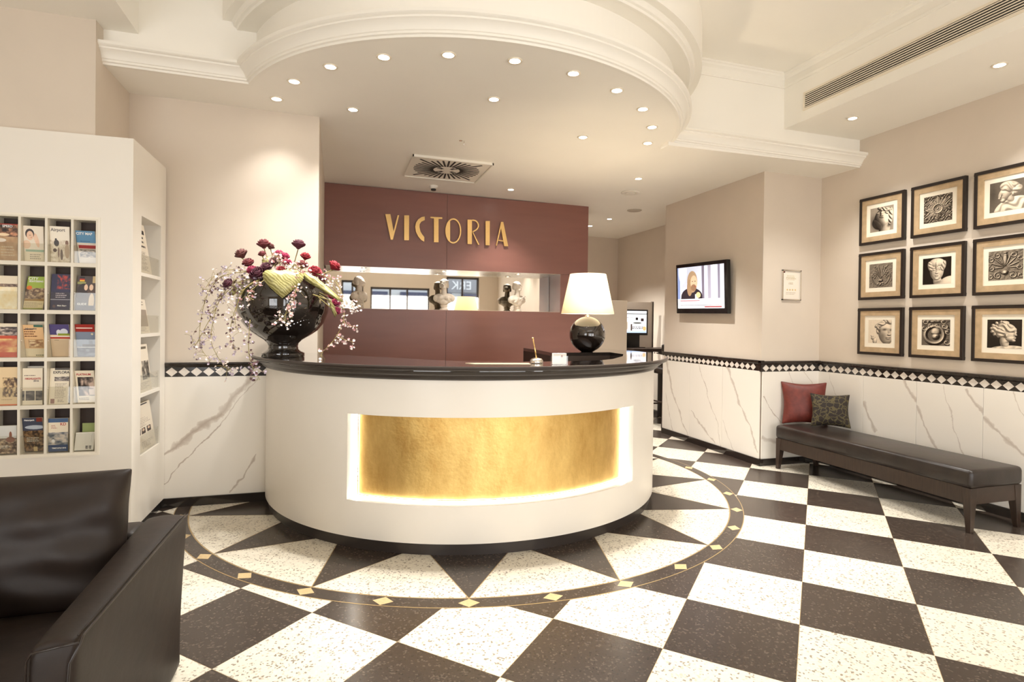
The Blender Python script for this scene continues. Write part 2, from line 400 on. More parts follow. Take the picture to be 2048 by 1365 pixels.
# medallion: inlaid a hair proud of the tiles
RI, RO, RC0 = 2.119, 2.212, 1.45
cxm, cym = 1.115, 4.872
def marc(r, a0, a1, n): return [(cxm+r*sin(a0+(a1-a0)*i/n), cym-r*cos(a0+(a1-a0)*i/n)) for i in range(n+1)]
A0 = -12.65
struct_ring = MB().prism(marc(RO+.006, rad(A0-90), rad(A0+157.5), 140)+list(reversed(marc(1.50, rad(A0-90), rad(A0+157.5), 100))), .0003, .0008).build('brass_strip', M_BRASS, struct_floor)
for k in range(-4, 7):
    a = rad(A0+22.5*k); a1 = rad(A0+22.5*(k+1))
    # ring segment between two points of the star
    MB().prism(marc(RO, a+.001, a1-.001, 16)+list(reversed(marc(RI+.004, a+.001, a1-.001, 16))), .0004, .0013).build('ring_segment', M_TB, struct_floor)
    # black ray with its tip on the ring
    hw = rad(11.25); rb = 1.465
    tri = lambda r_, ang: (cxm+r_*sin(ang), cym-r_*cos(ang))
    MB().prism([tri(RI-.004, a), tri(rb, a-hw+.004), tri(rb, a+hw-.004)][::-1], .0004, .0013).build('star_ray', M_TB, struct_floor)
    # white field between the rays: two straight sides and the ring arc
    g = .0028
    fld = [tri(rb, (a+a1)/2)]+marc(RI-.004, a+g, a1-g, 16)
    MB().prism(fld, .0004, .0013).build('star_field', M_TW, struct_floor)
RM = (RI+RO)/2+.004
M_TG = mat('gold_terrazzo', (.56, .41, .21), .35, noise=(80, .12, 0))
for k in range(-8, 10):
    a = rad(A0+11.25*k); c = (cxm+RM*sin(a), cym-RM*cos(a)); rr = .042; tt = .053
    e = (sin(a), -cos(a)); t_ = (cos(a), sin(a))
    d = [(c[0]+e[0]*rr*u+t_[0]*tt*v, c[1]+e[1]*rr*u+t_[1]*tt*v) for u, v in ((1,0),(0,1),(-1,0),(0,-1))]
    MB().prism(d, .001, .0019).build('diamond_inlay', M_TG, struct_floor)

# ------------------------------------------------------------------ wainscot: slabs, diamond border, rail, skirting
M_DW = mat('white_marble_diamond', (.80, .73, .65), .25, noise=(30, .08, 0))
M_DB = mat('black_marble_border', (.025, .018, .014), .15, noise=(30, .4, 0))
def wainscot(side, p0, p1, zr, seams, veins, dstart=0, ends=(0,0)):
    """p0->p1 runs left to right as seen from the room; u measured from p0"""
    p0, p1 = Vector(p0), Vector(p1); L = (p1-p0).length; d = (p1-p0)/L; n = Vector((d.y, -d.x))
    ang = math.atan2(d.y, d.x)
    m = Matrix.Translation((p0.x, p0.y, 0)) @ Matrix.Rotation(ang, 4, 'Z')      # local: x along, -y out into the room
    def bx(u0, u1, o0, o1, z0, z1): return MB().box(u0, u1, -o1, -o0, z0, z1, m)
    zb = zr-.105
    e0, e1 = ends
    base = struct(bx(0-e0*.03, L+e1*.03, -.01, .026, 0, .068).build('baseboard_'+side, M_BLACK))
    rail = MB(); prof = [(-.01, zr-.036), (.02, zr-.036), (.026, zr-.03), (.03, zr-.02), (.03, zr-.006), (.024, zr), (-.01, zr)]
    k = len(prof); vs = [m @ Vector((u, -o, z)) for u in (-e0*.03, L+e1*.03) for o, z in prof]
    rail.add(vs, [(j, (j+1) % k, (j+1) % k+k, j+k) for j in range(k)]+[tuple(range(k)), tuple(range(k, 2*k))])
    struct(rail.build('trim_rail_'+side, M_DB, smooth=True, angle=30))
    bd = struct(bx(-e0*.016, L+e1*.016, -.01, .015, zb, zr-.036).build('trim_border_'+side, M_DB))
    pitch = .0815; h = .066; zc = (zb+zr-.036)/2+.001
    dm = MB().prism([(0,-h/2),(pitch*.47,0),(0,h/2),(-pitch*.47,0)], 0, .003).mesh('diamond_tile')
    dm.transform(Matrix.Rotation(pi/2, 4, 'X')); dm.materials.append(M_DW)
    u = dstart+pitch/2
    while u < L-pitch*.4:
        o = bpy.data.objects.new('diamond_tile', dm); COL.objects.link(o); o.parent = bd
        q = m @ Vector((u, -.0145, zc)); o.location = q; o.rotation_euler = (0, 0, ang); u += pitch
    cuts = [0]+[s for s in seams if 0 < s < L]+[L]
    pan = struct(bx(.0, L, -.01, .006, .068, zb).build('wall_panelling_'+side, mat('slab_joint', (.25,.2,.16), .7)))  # brown backing that shows in the joints between slabs
    for i in range(len(cuts)-1):
        a, b = cuts[i]+.0015, cuts[i+1]-.0015
        me = MB().box(0, b-a, -.016, -.004, 0, zb-.068).mesh('marble_slab')
        vv = [v[1:] for v in veins if v[0] == i]
        me.materials.append(marble(f'marble_{side}_{i}', vv))
        o = bpy.data.objects.new('marble_slab', me); COL.objects.link(o); o.parent = pan
        o.matrix_basis = m @ Matrix.Translation((a, 0, .068))
        bv = o.modifiers.new('bevel', 'BEVEL'); bv.width = .0012; bv.segments = 1
# left: one visible slab; u from x=-1.427
wainscot('left', (-1.427, YB), (-.135, YB), 1.062, [],
    [(0, .20,.30,.62,.62,.030,.75),(0,.60,.60,.84,.92,.030,.6),(0,.22,.10,.62,.55,.006,.8),(0,.62,.55,.88,.90,.005,.5),(0,.68,0,.86,.30,.008,.7)], dstart=.0)
wainscot('column', (XC, 6.49), (XC, YC), 1.042, [6.49-5.896, 6.49-5.296],
    [(0,.05,.9,.30,.35,.022,.6),(0,.3,.35,.58,0,.012,.6),(0,.08,.45,.25,.0,.008,.5),(1,.12,.95,.5,.25,.007,.6),(1,.02,.32,.48,.02,.014,.6),(1,.5,.25,.59,0,.007,.5),
     (2,.05,.9,.36,.40,.018,.6),(2,.36,.40,.56,.05,.012,.6),(2,.0,.3,.2,0,.007,.5)], dstart=.0, ends=(0,1))
wainscot('column_face', (XC, YC), (XR, YC), 1.036, [],
    [(0,.02,.62,.28,.28,.006,.8),(0,.0,.2,.5,.12,.02,.5),(0,.45,.95,.7,.6,.007,.5),(0,.28,.93,.40,.7,.005,.5)], ends=(1,0))
wainscot('right', (XR, YC), (XR, -2.3), 1.034, [YC-4.184, YC-3.667, YC-3.14, YC-2.62, YC-2.1, YC-1.58],
    [(0,.1,.9,.3,.5,.006,.4),(1,.0,.62,.14,.36,.02,.6),(1,.36,.93,.52,.68,.014,.6),(2,.0,.66,.26,.15,.014,.6),(2,.22,.86,.40,.25,.006,.5),(2,.4,.85,.53,.66,.012,.6),
     (3,.0,.64,.5,.25,.018,.6),(3,.18,.9,.4,.4,.007,.5),(4,.1,.9,.45,.3,.012,.6)])
struct(MB().box(4.735, 4.765, 6.49, 9.2, 0, .068).build('baseboard_recess', M_BLACK))
wainscot('recess', (4.752, 9.2), (4.752, 6.49), 1.03, [.6,1.2,1.8], [(1,.1,.8,.5,.2,.012,.6),(2,.1,.85,.45,.15,.012,.6),(3,.1,.85,.45,.15,.012,.6)])
# left front block wainscot continues behind the cabinet (dark skirting only)

# ------------------------------------------------------------------ mahogany feature wall with mirrored niche
YP = 6.95; NX0, NX1, NZ0, NZ1, NY = -.12, 2.776, 1.53, 2.022, 7.36
fw = struct(MB().box(-.135, 3.155, 7.37, 7.5, 0, 3.0).build('wall_feature', M_MAHOG))
g = .003
for x0, x1 in ((-.135,-.165+.0),(-.135,1.287),(1.287,3.16)):
    if x1 <= x0: continue
    MB().box(x0+g/2, x1-g/2, YP, YP+.02, NZ1, 2.93 if x1 < 2 else 2.93).build('veneer_panel', M_MAHOG, fw)
    MB().box(x0+g/2, x1-g/2, YP, YP+.02, .02, NZ0).build('veneer_panel', M_MAHOG, fw)
MB().box(NX1, 3.16, YP, YP+.02, NZ0+g, NZ1-g).build('veneer_panel', M_MAHOG, fw)
MB().prism([(-.135,YP+.02),(3.158,YP+.02),(3.158,7.37),(-.135,7.37)], lambda x,y: 2.03, lambda x,y: L1(x)-.004).build('upper_casing', M_MAHOG, fw)
MB().box(-.135, 3.158, YP+.02, 7.37, 0, NZ0-.0).build('lower_casing', M_MAHOG, fw)
MB().box(NX1, 3.158, YP+.02, 7.37, NZ0, 2.03).build('niche_side', M_MAHOG, fw)
MB().box(NX0, NX1, YP+.005, 7.355, NZ1-.003, NZ1+.012).build('niche_ceiling', mat('niche_steel', (.72,.64,.54), .25, .6), fw)
MB().box(NX0, NX1, YP+.005, 7.355, NZ0-.01, NZ0+.003).build('niche_shelf', mat('niche_shelf_white', (.85,.76,.62), .3), fw)
MB().box(NX0, NX1-.004, 7.35, 7.362, NZ0, NZ1).build('niche_mirror', M_MIRROR, fw)
for i, (lx, w) in enumerate(((.318,'left'),(1.282,'middle'),(2.253,'right'))):
    t = thing('niche_spotlight', f'small recessed spotlight in the niche ceiling above the {w} bust', 'spotlight', (lx, 7.12, NZ1-.004), 'niche spotlights')
    MB().lathe([(.022,0),(.034,0),(.036,-.004),(.022,-.006)], seg=20, caps=False).build('ring', M_CHROME, None).parent = t
    o = MB().lathe([(.0,-.003),(.022,-.003)], seg=20).build('lens', M_LAMP, None); o.parent = t
    d = bpy.data.lights.new('niche_bulb', 'SPOT'); d.energy = 3; d.color = SPOT_COL; d.spot_size = rad(110); d.spot_blend = .6; d.shadow_soft_size = .015
    lo = bpy.data.objects.new('niche_bulb', d); COL.objects.link(lo); lo.parent = t; lo.location = (0, 0, -.012)
# VICTORIA sign
sign = thing('wall_sign', 'brass sign with raised letters reading VICTORIA on the mahogany wall', 'sign', (1.31, YP, 2.5))
def cp(x, y): p = atY(YP-.03, 750+x/7.062, 410+y/7.062); return (p.x, p.z)
def qarc(cx, cy, rx, ry, a0, a1, n=20): return [(cx+rx*cos(rad(a0+(a1-a0)*i/n)), cy+ry*sin(rad(a0+(a1-a0)*i/n))) for i in range(n+1)]
Oo = qarc(1106, 368, 112, 178, 0, 360, 40)[:-1]
Oi = [p for p in qarc(1106, 368, 95, 158, -118, 118, 30)]
bowl_o = [(1368,208)]+qarc(1385, 292, 84, 84, -90, 60, 16)+[(1378,392)]
bowl_i = [(1378,374)]+list(reversed(qarc(1385, 292, 66, 66, -80, 60, 16)))+[(1368,226)]
LET = {
 'V': [[(145,130),(218,130),(263,375),(318,147),(342,147),(252,493),(222,493)]],
 'I': [[(412,148),(482,148),(480,500),(412,500)]],
 'C': [[(703,165),(660,172),(610,205),(580,250),(568,310),(578,380),(610,445),(650,495),(695,522),(697,455),(665,415),(640,370),(628,310),(632,270),(655,238),(703,215)]],
 'T': [[(782,168),(950,176),(950,200),(898,198),(898,530),(832,528),(832,192),(782,186)]],
 'O': [Oo[:]],
 'R': [[(1307,208),(1370,210),(1368,555),(1307,553)], bowl_o+bowl_i, [(1370,374),(1384,378),(1474,562),(1456,565)]],
 'I2': [[(1562,228),(1622,228),(1620,572),(1562,570)]],
 'A': [[(1780,240),(1812,240),(1882,585),(1825,583),(1780,330),(1722,578),(1708,576)], [(1735,492),(1815,504),(1815,518),(1735,506)]],
}
Mx = Matrix.Translation((0, YP-.014, 0)) @ Matrix.Rotation(pi/2, 4, 'X')
for k, polys in LET.items():
    mb = MB()
    for p in polys:
        if k == 'O':
            outer = [cp(*q) for q in Oo]; inner = [cp(*q) for q in Oi]
            n = len(outer); tr = tessellate_polygon([[Vector((a, b, 0)) for a, b in outer], [Vector((a, b, 0)) for a, b in inner]])
            al = outer+inner; N_ = len(al)
            vs = [Mx @ Vector((a, b, z)) for z in (0, .016) for a, b in al]
            fs = [t for t in tr]+[tuple(i+N_ for i in t) for t in tr]
            for loop in (range(n), range(n, N_)):
                loop = list(loop)
                for i in range(len(loop)):
                    a, b = loop[i], loop[(i+1) % len(loop)]; fs.append((a, b, b+N_, a+N_))
            mb.add(vs, fs)
        else: mb.prism([cp(*q) for q in p], 0, .016, Mx)
    mb.build('letter', M_GOLD, sign)

# busts in the niche
def bust(x, y, turn, kind, label):
    t = thing('marble_bust', label, 'bust', (x, y, NZ0+.003), 'plaster busts in the niche')
    R_ = Matrix.Rotation(turn, 4, 'Z'); b = MB()
    E_ = lambda c, r: b.ellip(c, r, 16, 10)
    E_((0,0,.15),(.125,.058,.042)); E_((0,0,.125),(.105,.056,.05)); E_((-.098,.006,.148),(.040,.045,.045)); E_((.098,.006,.148),(.040,.045,.045)); E_((-.04,.008,.185),(.07,.035,.025), ); E_((.04,.008,.185),(.07,.035,.025))
    E_((0,-.008,.105),(.066,.052,.05)); E_((0,.0,.075),(.036,.034,.04)); E_((-.035,-.03,.15),(.04,.035,.035)); E_((.035,-.03,.15),(.04,.035,.035))
    b.tube([(0,.004,.17),(0,-.002,.235),(0,-.006,.275)], .037, 12, .033)
    E_((0,-.012,.315),(.046,.055,.062)); E_((0,-.05,.278),(.022,.020,.016)); E_((0,-.069,.308),(.009,.014,.018)); E_((0,-.062,.290),(.013,.010,.006))
    E_((0,.012,.338),(.056,.058,.054)); E_((0,.062,.315),(.032,.028,.032))
    for s in (-1,1): E_((s*.048,.0,.305),(.012,.022,.032)); E_((s*.018,-.058,.325),(.013,.008,.006))
    if kind == 1:
        for q in range(8): E_((-.07+.02*q, -.05-.006*sin(q), .15+.012*cos(q*1.3)),(.010,.014,.055))
    if kind == 2:
        for q in range(12): a = 2*pi*q/12; E_((.043*sin(a), .010+.046*cos(a), .364),(.014,.014,.009))
    if kind == 3:
        for q in range(10): E_((-.085+.019*q, -.05, .115+.009*q),(.017,.012,.010))
        E_((0,.015,.378),(.03,.03,.014))
    o = b.build('figure', M_PLASTER, None, smooth=True, fix=False); o.parent = t
    rm = o.modifiers.new('remesh', 'REMESH'); rm.mode = 'VOXEL'; rm.voxel_size = .0034; rm.use_smooth_shade = True
    sm_ = o.modifiers.new('smooth', 'SMOOTH'); sm_.iterations = 2; sm_.factor = .4
    p = MB().lathe([(.056,0),(.056,.012),(.048,.018),(.038,.030),(.040,.042),(.048,.052),(.048,.062)], seg=28).build('socle', M_PLASTER, None, smooth=True, angle=40); p.parent = t
    t.rotation_euler = (0,0,turn); return t
bust(.267, 7.12, rad(55), 1, 'white plaster bust with head turned aside, nearest the flower vase')
bust(1.29, 7.12, rad(-15), 2, 'white plaster bust in the middle of the mirrored niche')
bust(2.245, 7.12, rad(25), 3, 'white plaster bust nearest the table lamp in the niche')

# ------------------------------------------------------------------ reception desk
desk = thing('reception_desk', 'curved white reception desk with black stone counter and lit gold panel', 'reception desk', (CX, CY, 0))
BA0, BA1 = rad(-86), rad(112)
MB().lathe([(1.50,0),(1.553,0),(1.553,.074),(1.50,.074),(1.50,0)], (CX, CY), 110, BA0, BA1).build('plinth', mat('satin_black_plinth', (.035,.027,.023), .3), desk, smooth=True, angle=40)
RB, RB2 = 1.575, 1.50; ga0, ga1, gz0, gz1 = rad(-39.2), rad(35.3), .297, .82; ZT = 1.045
mb = MB()
mb.lathe([(RB,.074),(RB,gz0),(RB2-.02,gz0),(RB2-.02,.074),(RB,.074)], (CX,CY), 120, BA0, BA1)
mb.lathe([(RB,gz1),(RB,ZT),(RB2-.02,ZT),(RB2-.02,gz1),(RB,gz1)], (CX,CY), 120, BA0, BA1)
mb.lathe([(RB,gz0),(RB,gz1),(RB2-.02,gz1),(RB2-.02,gz0)], (CX,CY), 40, BA0, ga0)
mb.lathe([(RB,gz0),(RB,gz1),(RB2-.02,gz1),(RB2-.02,gz0)], (CX,CY), 50, ga1, BA1)
for a in (ga0, ga1, BA0, BA1):
    e = (sin(a), -cos(a)); lo, hi = (gz0, gz1) if a in (ga0, ga1) else (.074, ZT)
    mb.add([(CX+e[0]*r, CY+e[1]*r, z) for r, z in ((RB,lo),(RB,hi),(RB2-.02,hi),(RB2-.02,lo))], [(0,1,2,3)])
mb.build('front', M_WHITE, desk, smooth=True, angle=40)
def gold_leaf():
    m = mat('gold_leaf', (.66, .40, .10), .42, .85); nt = m.node_tree; N = nt.nodes; L = nt.links; b = N['Principled BSDF']
    g_ = N.new('ShaderNodeNewGeometry'); mp = N.new('ShaderNodeMapping'); L.new(g_.outputs['Position'], mp.inputs[0]); mp.inputs['Scale'].default_value = (1,1,.45)
    n = N.new('ShaderNodeTexNoise'); n.inputs['Scale'].default_value = 4; n.inputs['Detail'].default_value = 8; n.inputs['Roughness'].default_value = .7; L.new(mp.outputs[0], n.inputs['Vector'])
    r = N.new('ShaderNodeValToRGB'); r.color_ramp.elements[0].position = .32; r.color_ramp.elements[0].color = (.52,.29,.075,1)
    r.color_ramp.elements[1].position = .68; r.color_ramp.elements[1].color = (.85,.60,.22,1)
    L.new(n.outputs[0], r.inputs[0]); L.new(r.outputs[0], b.inputs['Base Color'])
    n2 = N.new('ShaderNodeTexNoise'); n2.inputs['Scale'].default_value = 45; n2.inputs['Detail'].default_value = 6; L.new(g_.outputs['Position'], n2.inputs['Vector'])
    bp = N.new('ShaderNodeBump'); bp.inputs['Strength'].default_value = .35; bp.inputs['Distance'].default_value = .004
    L.new(n2.outputs[0], bp.inputs['Height']); L.new(bp.outputs[0], b.inputs['Normal']); return m
MB().lathe([(RB2-.01,gz0+.012),(RB2-.01,gz1+.01)], (CX,CY), 90, ga0+.012, ga1-.012).build('gold_panel', gold_leaf(), desk, smooth=True).data['label'] = 'gold'
desk.children[-1]['label'] = 'backlit gold leaf panel set back in the desk front'
led = MB().lathe([(RB2-.006,gz0+.001),(RB2+.004,gz0+.001),(RB2+.004,gz0+.009),(RB2-.006,gz0+.009),(RB2-.006,gz0+.001)], (CX,CY), 90, ga0, ga1)
for a in (ga0+.004, ga1-.010):
    led.lathe([(RB2-.006,gz0),(RB2+.004,gz0),(RB2+.004,gz1),(RB2-.006,gz1),(RB2-.006,gz0)], (CX,CY), 1, a, a+.006)
led.build('light_strip', M_LED, desk)
# counter: stepped stone edge and glossy top with the clerk's well cut out
ZC = 1.129; RCN = 1.683; CA0, CA1 = rad(-85.5), rad(118)
mb = MB(); prof = [(RB-.1,ZT-.004),(RB+.015,ZT-.004),(RB+.028,ZT+.006),(RB+.034,ZT+.022),(RB+.05,ZT+.027),(RB+.058,ZT+.034),(RB+.064,ZT+.05),(RB+.078,ZT+.054),(RCN-.008,ZT+.058),(RCN-.002,ZT+.064),(RCN,ZT+.074),(RCN-.004,ZC-.002),(RCN-.012,ZC)]
mb.lathe(prof, (CX,CY), 130, CA0, CA1); mb.build('counter_edge', mat('satin_black_stone', (.03,.022,.018), .32), desk, smooth=True, angle=30)
well = [(1.84,5.6),(1.84,5.2),(1.79,4.66),(2.37,4.71),(2.34,4.4),(2.18,4.11),(1.93,3.79),(1.77,3.66),(1.45,3.58),(1.10,3.60),(.90,3.65),(.704,3.732),(-.12,4.64),(-.12,YB-.03)]
top = [(CX+(RCN-.012)*sin(CA0+(CA1-CA0)*i/110), CY-(RCN-.012)*cos(CA0+(CA1-CA0)*i/110)) for i in range(111)]
top[0] = (top[0][0], YB-.03)
MB().prism(top+well, ZC-.03, ZC).build('countertop', mat('black_glass_top', (.016,.012,.010), .04, coat=1), desk)
mb = MB()
for i in range(len(well)-1):
    (x0,y0),(x1,y1) = well[i], well[i+1]
    mb.add([(x0,y0,.70),(x1,y1,.70),(x1,y1,ZC-.03),(x0,y0,ZC-.03)], [(0,1,2,3)])
mb.build('well_lining', mat('dark_lining', (.03,.02,.015), .4), desk)
MB().prism([(.1,4.6),(.85,3.75),(1.3,3.62),(1.9,3.8),(2.3,4.3),(2.3,4.66),(1.75,4.6)], .70, .74).build('work_surface', M_DWOOD, desk)

# things on the counter
def lathe_child(t, name, prof, m, seg=48, z=0, smooth=True, angle=50, off=(0,0)):
    o = MB().lathe([(r, q+z) for r, q in prof], off, seg).build(name, m, None, smooth=smooth, angle=angle); o.parent = t; return o
lp = thing('table_lamp', 'table lamp with gloss black globe base and cream shade on the counter', 'lamp', (2.185, 4.80, ZC))
R_ = .162
glob = [(0.001,0),(.05,0),(.06,.004)]+[(R_*sin(rad(a)), .158-R_*cos(rad(a))) for a in range(24, 176, 6)]+[(.001,.158+R_)]
lathe_child(lp, 'globe', glob, M_GLOSSB, 64)
lathe_child(lp, 'stem', [(.026,.315),(.026,.326),(.01,.332),(.008,.335),(.008,.40),(.014,.402),(.014,.44),(.001,.44)], M_CHROME, 24)
M_SHADE = bpy.data.materials.new('cream_lampshade'); M_SHADE.use_nodes = True; nt = M_SHADE.node_tree; nt.nodes.clear()
df = nt.nodes.new('ShaderNodeBsdfDiffuse'); df.inputs[0].default_value = (.85,.76,.58,1); tl = nt.nodes.new('ShaderNodeBsdfTranslucent'); tl.inputs[0].default_value = (.97,.91,.76,1)
mx = nt.nodes.new('ShaderNodeMixShader'); mx.inputs[0].default_value = .55; oo = nt.nodes.new('ShaderNodeOutputMaterial')
nt.links.new(df.outputs[0], mx.inputs[1]); nt.links.new(tl.outputs[0], mx.inputs[2]); nt.links.new(mx.outputs[0], oo.inputs[0])
lathe_child(lp, 'lamp_shade', [(.239,.345),(.163,.703),(.160,.703),(.236,.345),(.239,.345)], M_SHADE, 64, angle=80)
lathe_child(lp, 'bulb', [(.001,.44),(.018,.45),(.032,.49),(.03,.52),(.001,.54)], emission('bulb_glow', (1,.8,.5), 14), 20)
d = bpy.data.lights.new('lamp_bulb', 'POINT'); d.energy = 17; d.color = (1,.84,.62); d.shadow_soft_size = .04
lo = bpy.data.objects.new('lamp_bulb', d); COL.objects.link(lo); lo.parent = lp; lo.location = (0,0,.56)

ph = thing('pen_stand', 'round silver pen stand with a slanting gold pen on the counter', 'pen stand', (1.212, 3.42, ZC))
lathe_child(ph, 'base', [(.001,0),(.04,0),(.042,.008),(.04,.022),(.03,.03),(.012,.036),(.001,.036)], M_CHROME, 32)
o = MB().tube([(0,0,.03),(-.01,0,.08),(-.026,0,.155)], .0055, 10, .004).build('pen', M_GOLD, None, smooth=True); o.parent = ph; pen = o
o = MB().ellip((-.027,0,.158),(.007,.007,.007),12,8).build('pen_tip', M_GOLD, None, smooth=True); o.parent = pen
cd = thing('card_holder', 'clear acrylic card holder with white card beside the pen stand', 'card holder', (1.316, 3.30, ZC))
o = MB().box(-.05,.05,-.022,-.018,0,.055).box(-.05,.05,.012,.016,0,.055).box(-.05,.05,-.022,.016,0,.003).build('holder', M_ACRYL, None); o.parent = cd
o = MB().box(-.043,.043,-.014,.010,.004,.07).build('card', mat('white_card', (.88,.84,.76), .6), None); o.parent = cd; card = o
o = MB().prism([(.012,-.006),(.02,.002),(.012,.01),(.004,.002)], 0, .0006).build('emblem', mat('red_brown_ink', (.3,.08,.04), .6), None); o.parent = card
o.matrix_basis = Matrix.Translation((0,-.0142,.05)) @ Matrix.Rotation(pi/2, 4, 'X')
pad = MB().prism([(.765,3.47),(.80,3.35),(1.13,3.29),(1.16,3.42)], ZC+.0005, ZC+.004).build('writing_pad', mat('tan_leather_pad', (.38,.28,.19), .35))
tag(pad, 'tan writing pad lying on the counter left of the pen stand', 'pad')

# ------------------------------------------------------------------ flowers
VX, VY = -.345, 4.27
vs_ = thing('pedestal_vase', 'large gloss black footed bowl vase on the left of the counter', 'vase', (VX, VY, ZC))
prof = [(.001,0),(.138,0),(.14,.006),(.14,.028),(.132,.034),(.118,.04),(.10,.055),(.096,.075),(.102,.095),(.125,.118),(.17,.145),(.225,.185),(.268,.24),(.296,.31),(.303,.38),(.296,.44),(.272,.49),(.24,.522),(.236,.53),(.228,.522),(.25,.485),(.27,.43),(.10,.40),(.001,.40)]
lathe_child(vs_, 'bowl', prof, M_GLOSSB, 72, angle=35)
fl = thing('flower_arrangement', 'dried roses, golden leaves and trailing blossom sprays in the black vase', 'flowers', (VX, VY, ZC+.45))
def wl(o): attach(o, fl); return o
M_STEM = mat('olive_stem', (.30,.24,.08), .6)
def rose_mat(n, c): return mat(n, c, .7, noise=(40,.35,.1))
RM_ = [rose_mat('rose_dusty_red', (.16,.03,.035)), rose_mat('rose_brown_red', (.12,.035,.03)), rose_mat('rose_crimson', (.25,.012,.02)), rose_mat('rose_plum', (.10,.025,.04)), rose_mat('rose_magenta', (.30,.02,.07))]
def rose(p, r, m, tilt=(0,0), stem_to=None):
    b = MB(); R3_ = Matrix.Translation(p) @ Matrix.Rotation(tilt[0], 4, 'X') @ Matrix.Rotation(tilt[1], 4, 'Y')
    for ring_, (n, rr, hh, open_) in enumerate(((3,.26,1.0,.0),(4,.42,1.02,.10),(5,.60,.98,.35),(6,.78,.86,.8),(6,.9,.6,1.3))):
        for k in range(n):
            a0 = 2*pi*(k+ring_*.37)/n; wdt = 2*pi/n*.72
            def fn(u, v, a0=a0, wdt=wdt, rr=rr, hh=hh, open_=open_):
                a = a0+(u-.5)*2*wdt; prof_ = sin(min(1, v*1.15)*pi*.55)
                q = r*(rr*(.35+.65*prof_)+open_*.35*v*v); z = r*(-.8+1.7*v*hh-.25*(2*abs(u-.5))**2*v+.10*v*sin(a*9+ring_*2))
                return R3_ @ Vector((q*cos(a), q*sin(a), z))
            b.grid(fn, 4, 4)
    b.ellip((0,0,-.75*r),(r*.4,r*.4,r*.25),8,5, R3_)
    o = b.build('rose', m, None, smooth=True, fix=False); so = o.modifiers.new('s', 'SOLIDIFY'); so.thickness = .0015; wl(o)
    q = Vector(stem_to or (VX+(p[0]-VX)*.35, VY+(p[1]-VY)*.4, ZC+.47))
    st = MB().tube([Vector(p)-Vector((0,0,r*.7)), (Vector(p)+q)/2+Vector((0,0,.01)), q], .0035, 5).build('stem', M_STEM, None, smooth=True); attach(st, o)
def fp(x, y, Y): return atY(Y, x, y)
for x, y, r, mi, Y, tl in [(482,508,.033,1,4.2,(.3,-.5)),(496,526,.030,0,4.18,(.5,-.3)),(527,488,.034,0,4.25,(.2,-.1)),(541,493,.022,1,4.3,(.1,.4)),(524,508,.020,0,4.2,(.4,-.3)),(597,489,.035,3,4.24,(0,.05)),
        (611,513,.027,2,4.2,(.3,.2)),(605,530,.030,0,4.15,(.5,.2)),(669,532,.034,2,4.15,(.2,.7)),(630,544,.036,2,4.1,(.7,.3)),(558,508,.026,4,4.2,(.3,0)),(569,513,.026,4,4.18,(.4,.1)),(550,523,.030,3,4.15,(.6,-.1)),
        (574,525,.024,4,4.12,(.5,.1)),(515,548,.040,3,4.08,(.9,-.3)),(532,535,.030,3,4.1,(.7,-.2)),(503,540,.026,4,4.1,(.6,-.5)),(645,556,.026,0,4.08,(.8,.5)),(663,592,.022,4,4.05,(1,.4)),(672,606,.023,4,4.02,(1.1,.4)),(674,622,.02,4,4.0,(1.2,.3)),
        (456,567,.026,3,4.05,(.8,-.6)),(562,540,.022,2,4.05,(.9,0)),(590,545,.02,0,4.05,(.8,.2))]:
    rose(fp(x, y, Y), r, RM_[mi], tl)
# heart shaped golden leaves
M_LEAF = mat('golden_leaf', (.36,.31,.10), .45, noise=(22,.35,.4), coat=.25, coat_r=.2)
_nt = M_LEAF.node_tree; _w = _nt.nodes.new('ShaderNodeTexWave'); _w.inputs['Scale'].default_value = 26; _w.inputs['Distortion'].default_value = 5; _w.bands_direction = 'DIAGONAL'
_r = _nt.nodes.new('ShaderNodeValToRGB'); _r.color_ramp.elements[0].color = (.22,.19,.05,1); _r.color_ramp.elements[1].color = (.50,.46,.19,1)
_g = _nt.nodes.new('ShaderNodeNewGeometry'); _nt.links.new(_g.outputs['Position'], _w.inputs['Vector']); _nt.links.new(_w.outputs[0], _r.inputs[0]); _nt.links.new(_r.outputs[0], _nt.nodes['Principled BSDF'].inputs['Base Color'])
def leaf(outline, Y0, dY, tip, name='leaf'):
    pts = [fp(x, y, Y0+dY*k) for x, y, k in outline]; n = len(pts)
    c = sum(pts, Vector())/n; b = MB()
    mid = fp(*tip)
    vs = [c+Vector((0,-.010,0))]+pts; inner = [(c*.5+p*.5)+Vector((0,-.010-.006*(i % 2),.0)) for i, p in enumerate(pts)]
    vs += inner; fs = []
    for i in range(n):
        j = (i+1) % n; fs += [(0, 1+n+i, 1+n+j), (1+n+i, 1+i, 1+j, 1+n+j)]
    o = b.add(vs, fs).build(name, M_LEAF, None, smooth=True); so = o.modifiers.new('s','SOLIDIFY'); so.thickness = .002; wl(o)
    q = Vector((VX, VY-.05, ZC+.5)); attach(MB().tube([pts[0], (pts[0]+q)/2, q], .004, 5).build('stem', M_STEM, None), o)
leaf([(560,542,.6),(545,540,.5),(532,541,.4),(525,547,.3),(527,560,.2),(537,572,.1),(552,586,0),(565,597,-.1),(577,588,0),(592,575,.1),(605,562,.3),(608,550,.5),(596,541,.7),(580,539,.8)], 3.95, .06, (566,560,3.93))
leaf([(605,545,.3),(618,548,.2),(633,556,.1),(650,570,0),(668,586,-.2),(688,604,-.5),(681,604,-.6),(660,592,-.3),(645,582,-.1),(628,572,.1),(612,562,.2),(603,552,.3)], 3.98, .08, (640,565,3.95))
leaf([(656,600,0),(660,598,0),(668,612,0),(674,628,0),(670,636,0),(664,622,0)], 3.97, .05, (665,615,3.96))
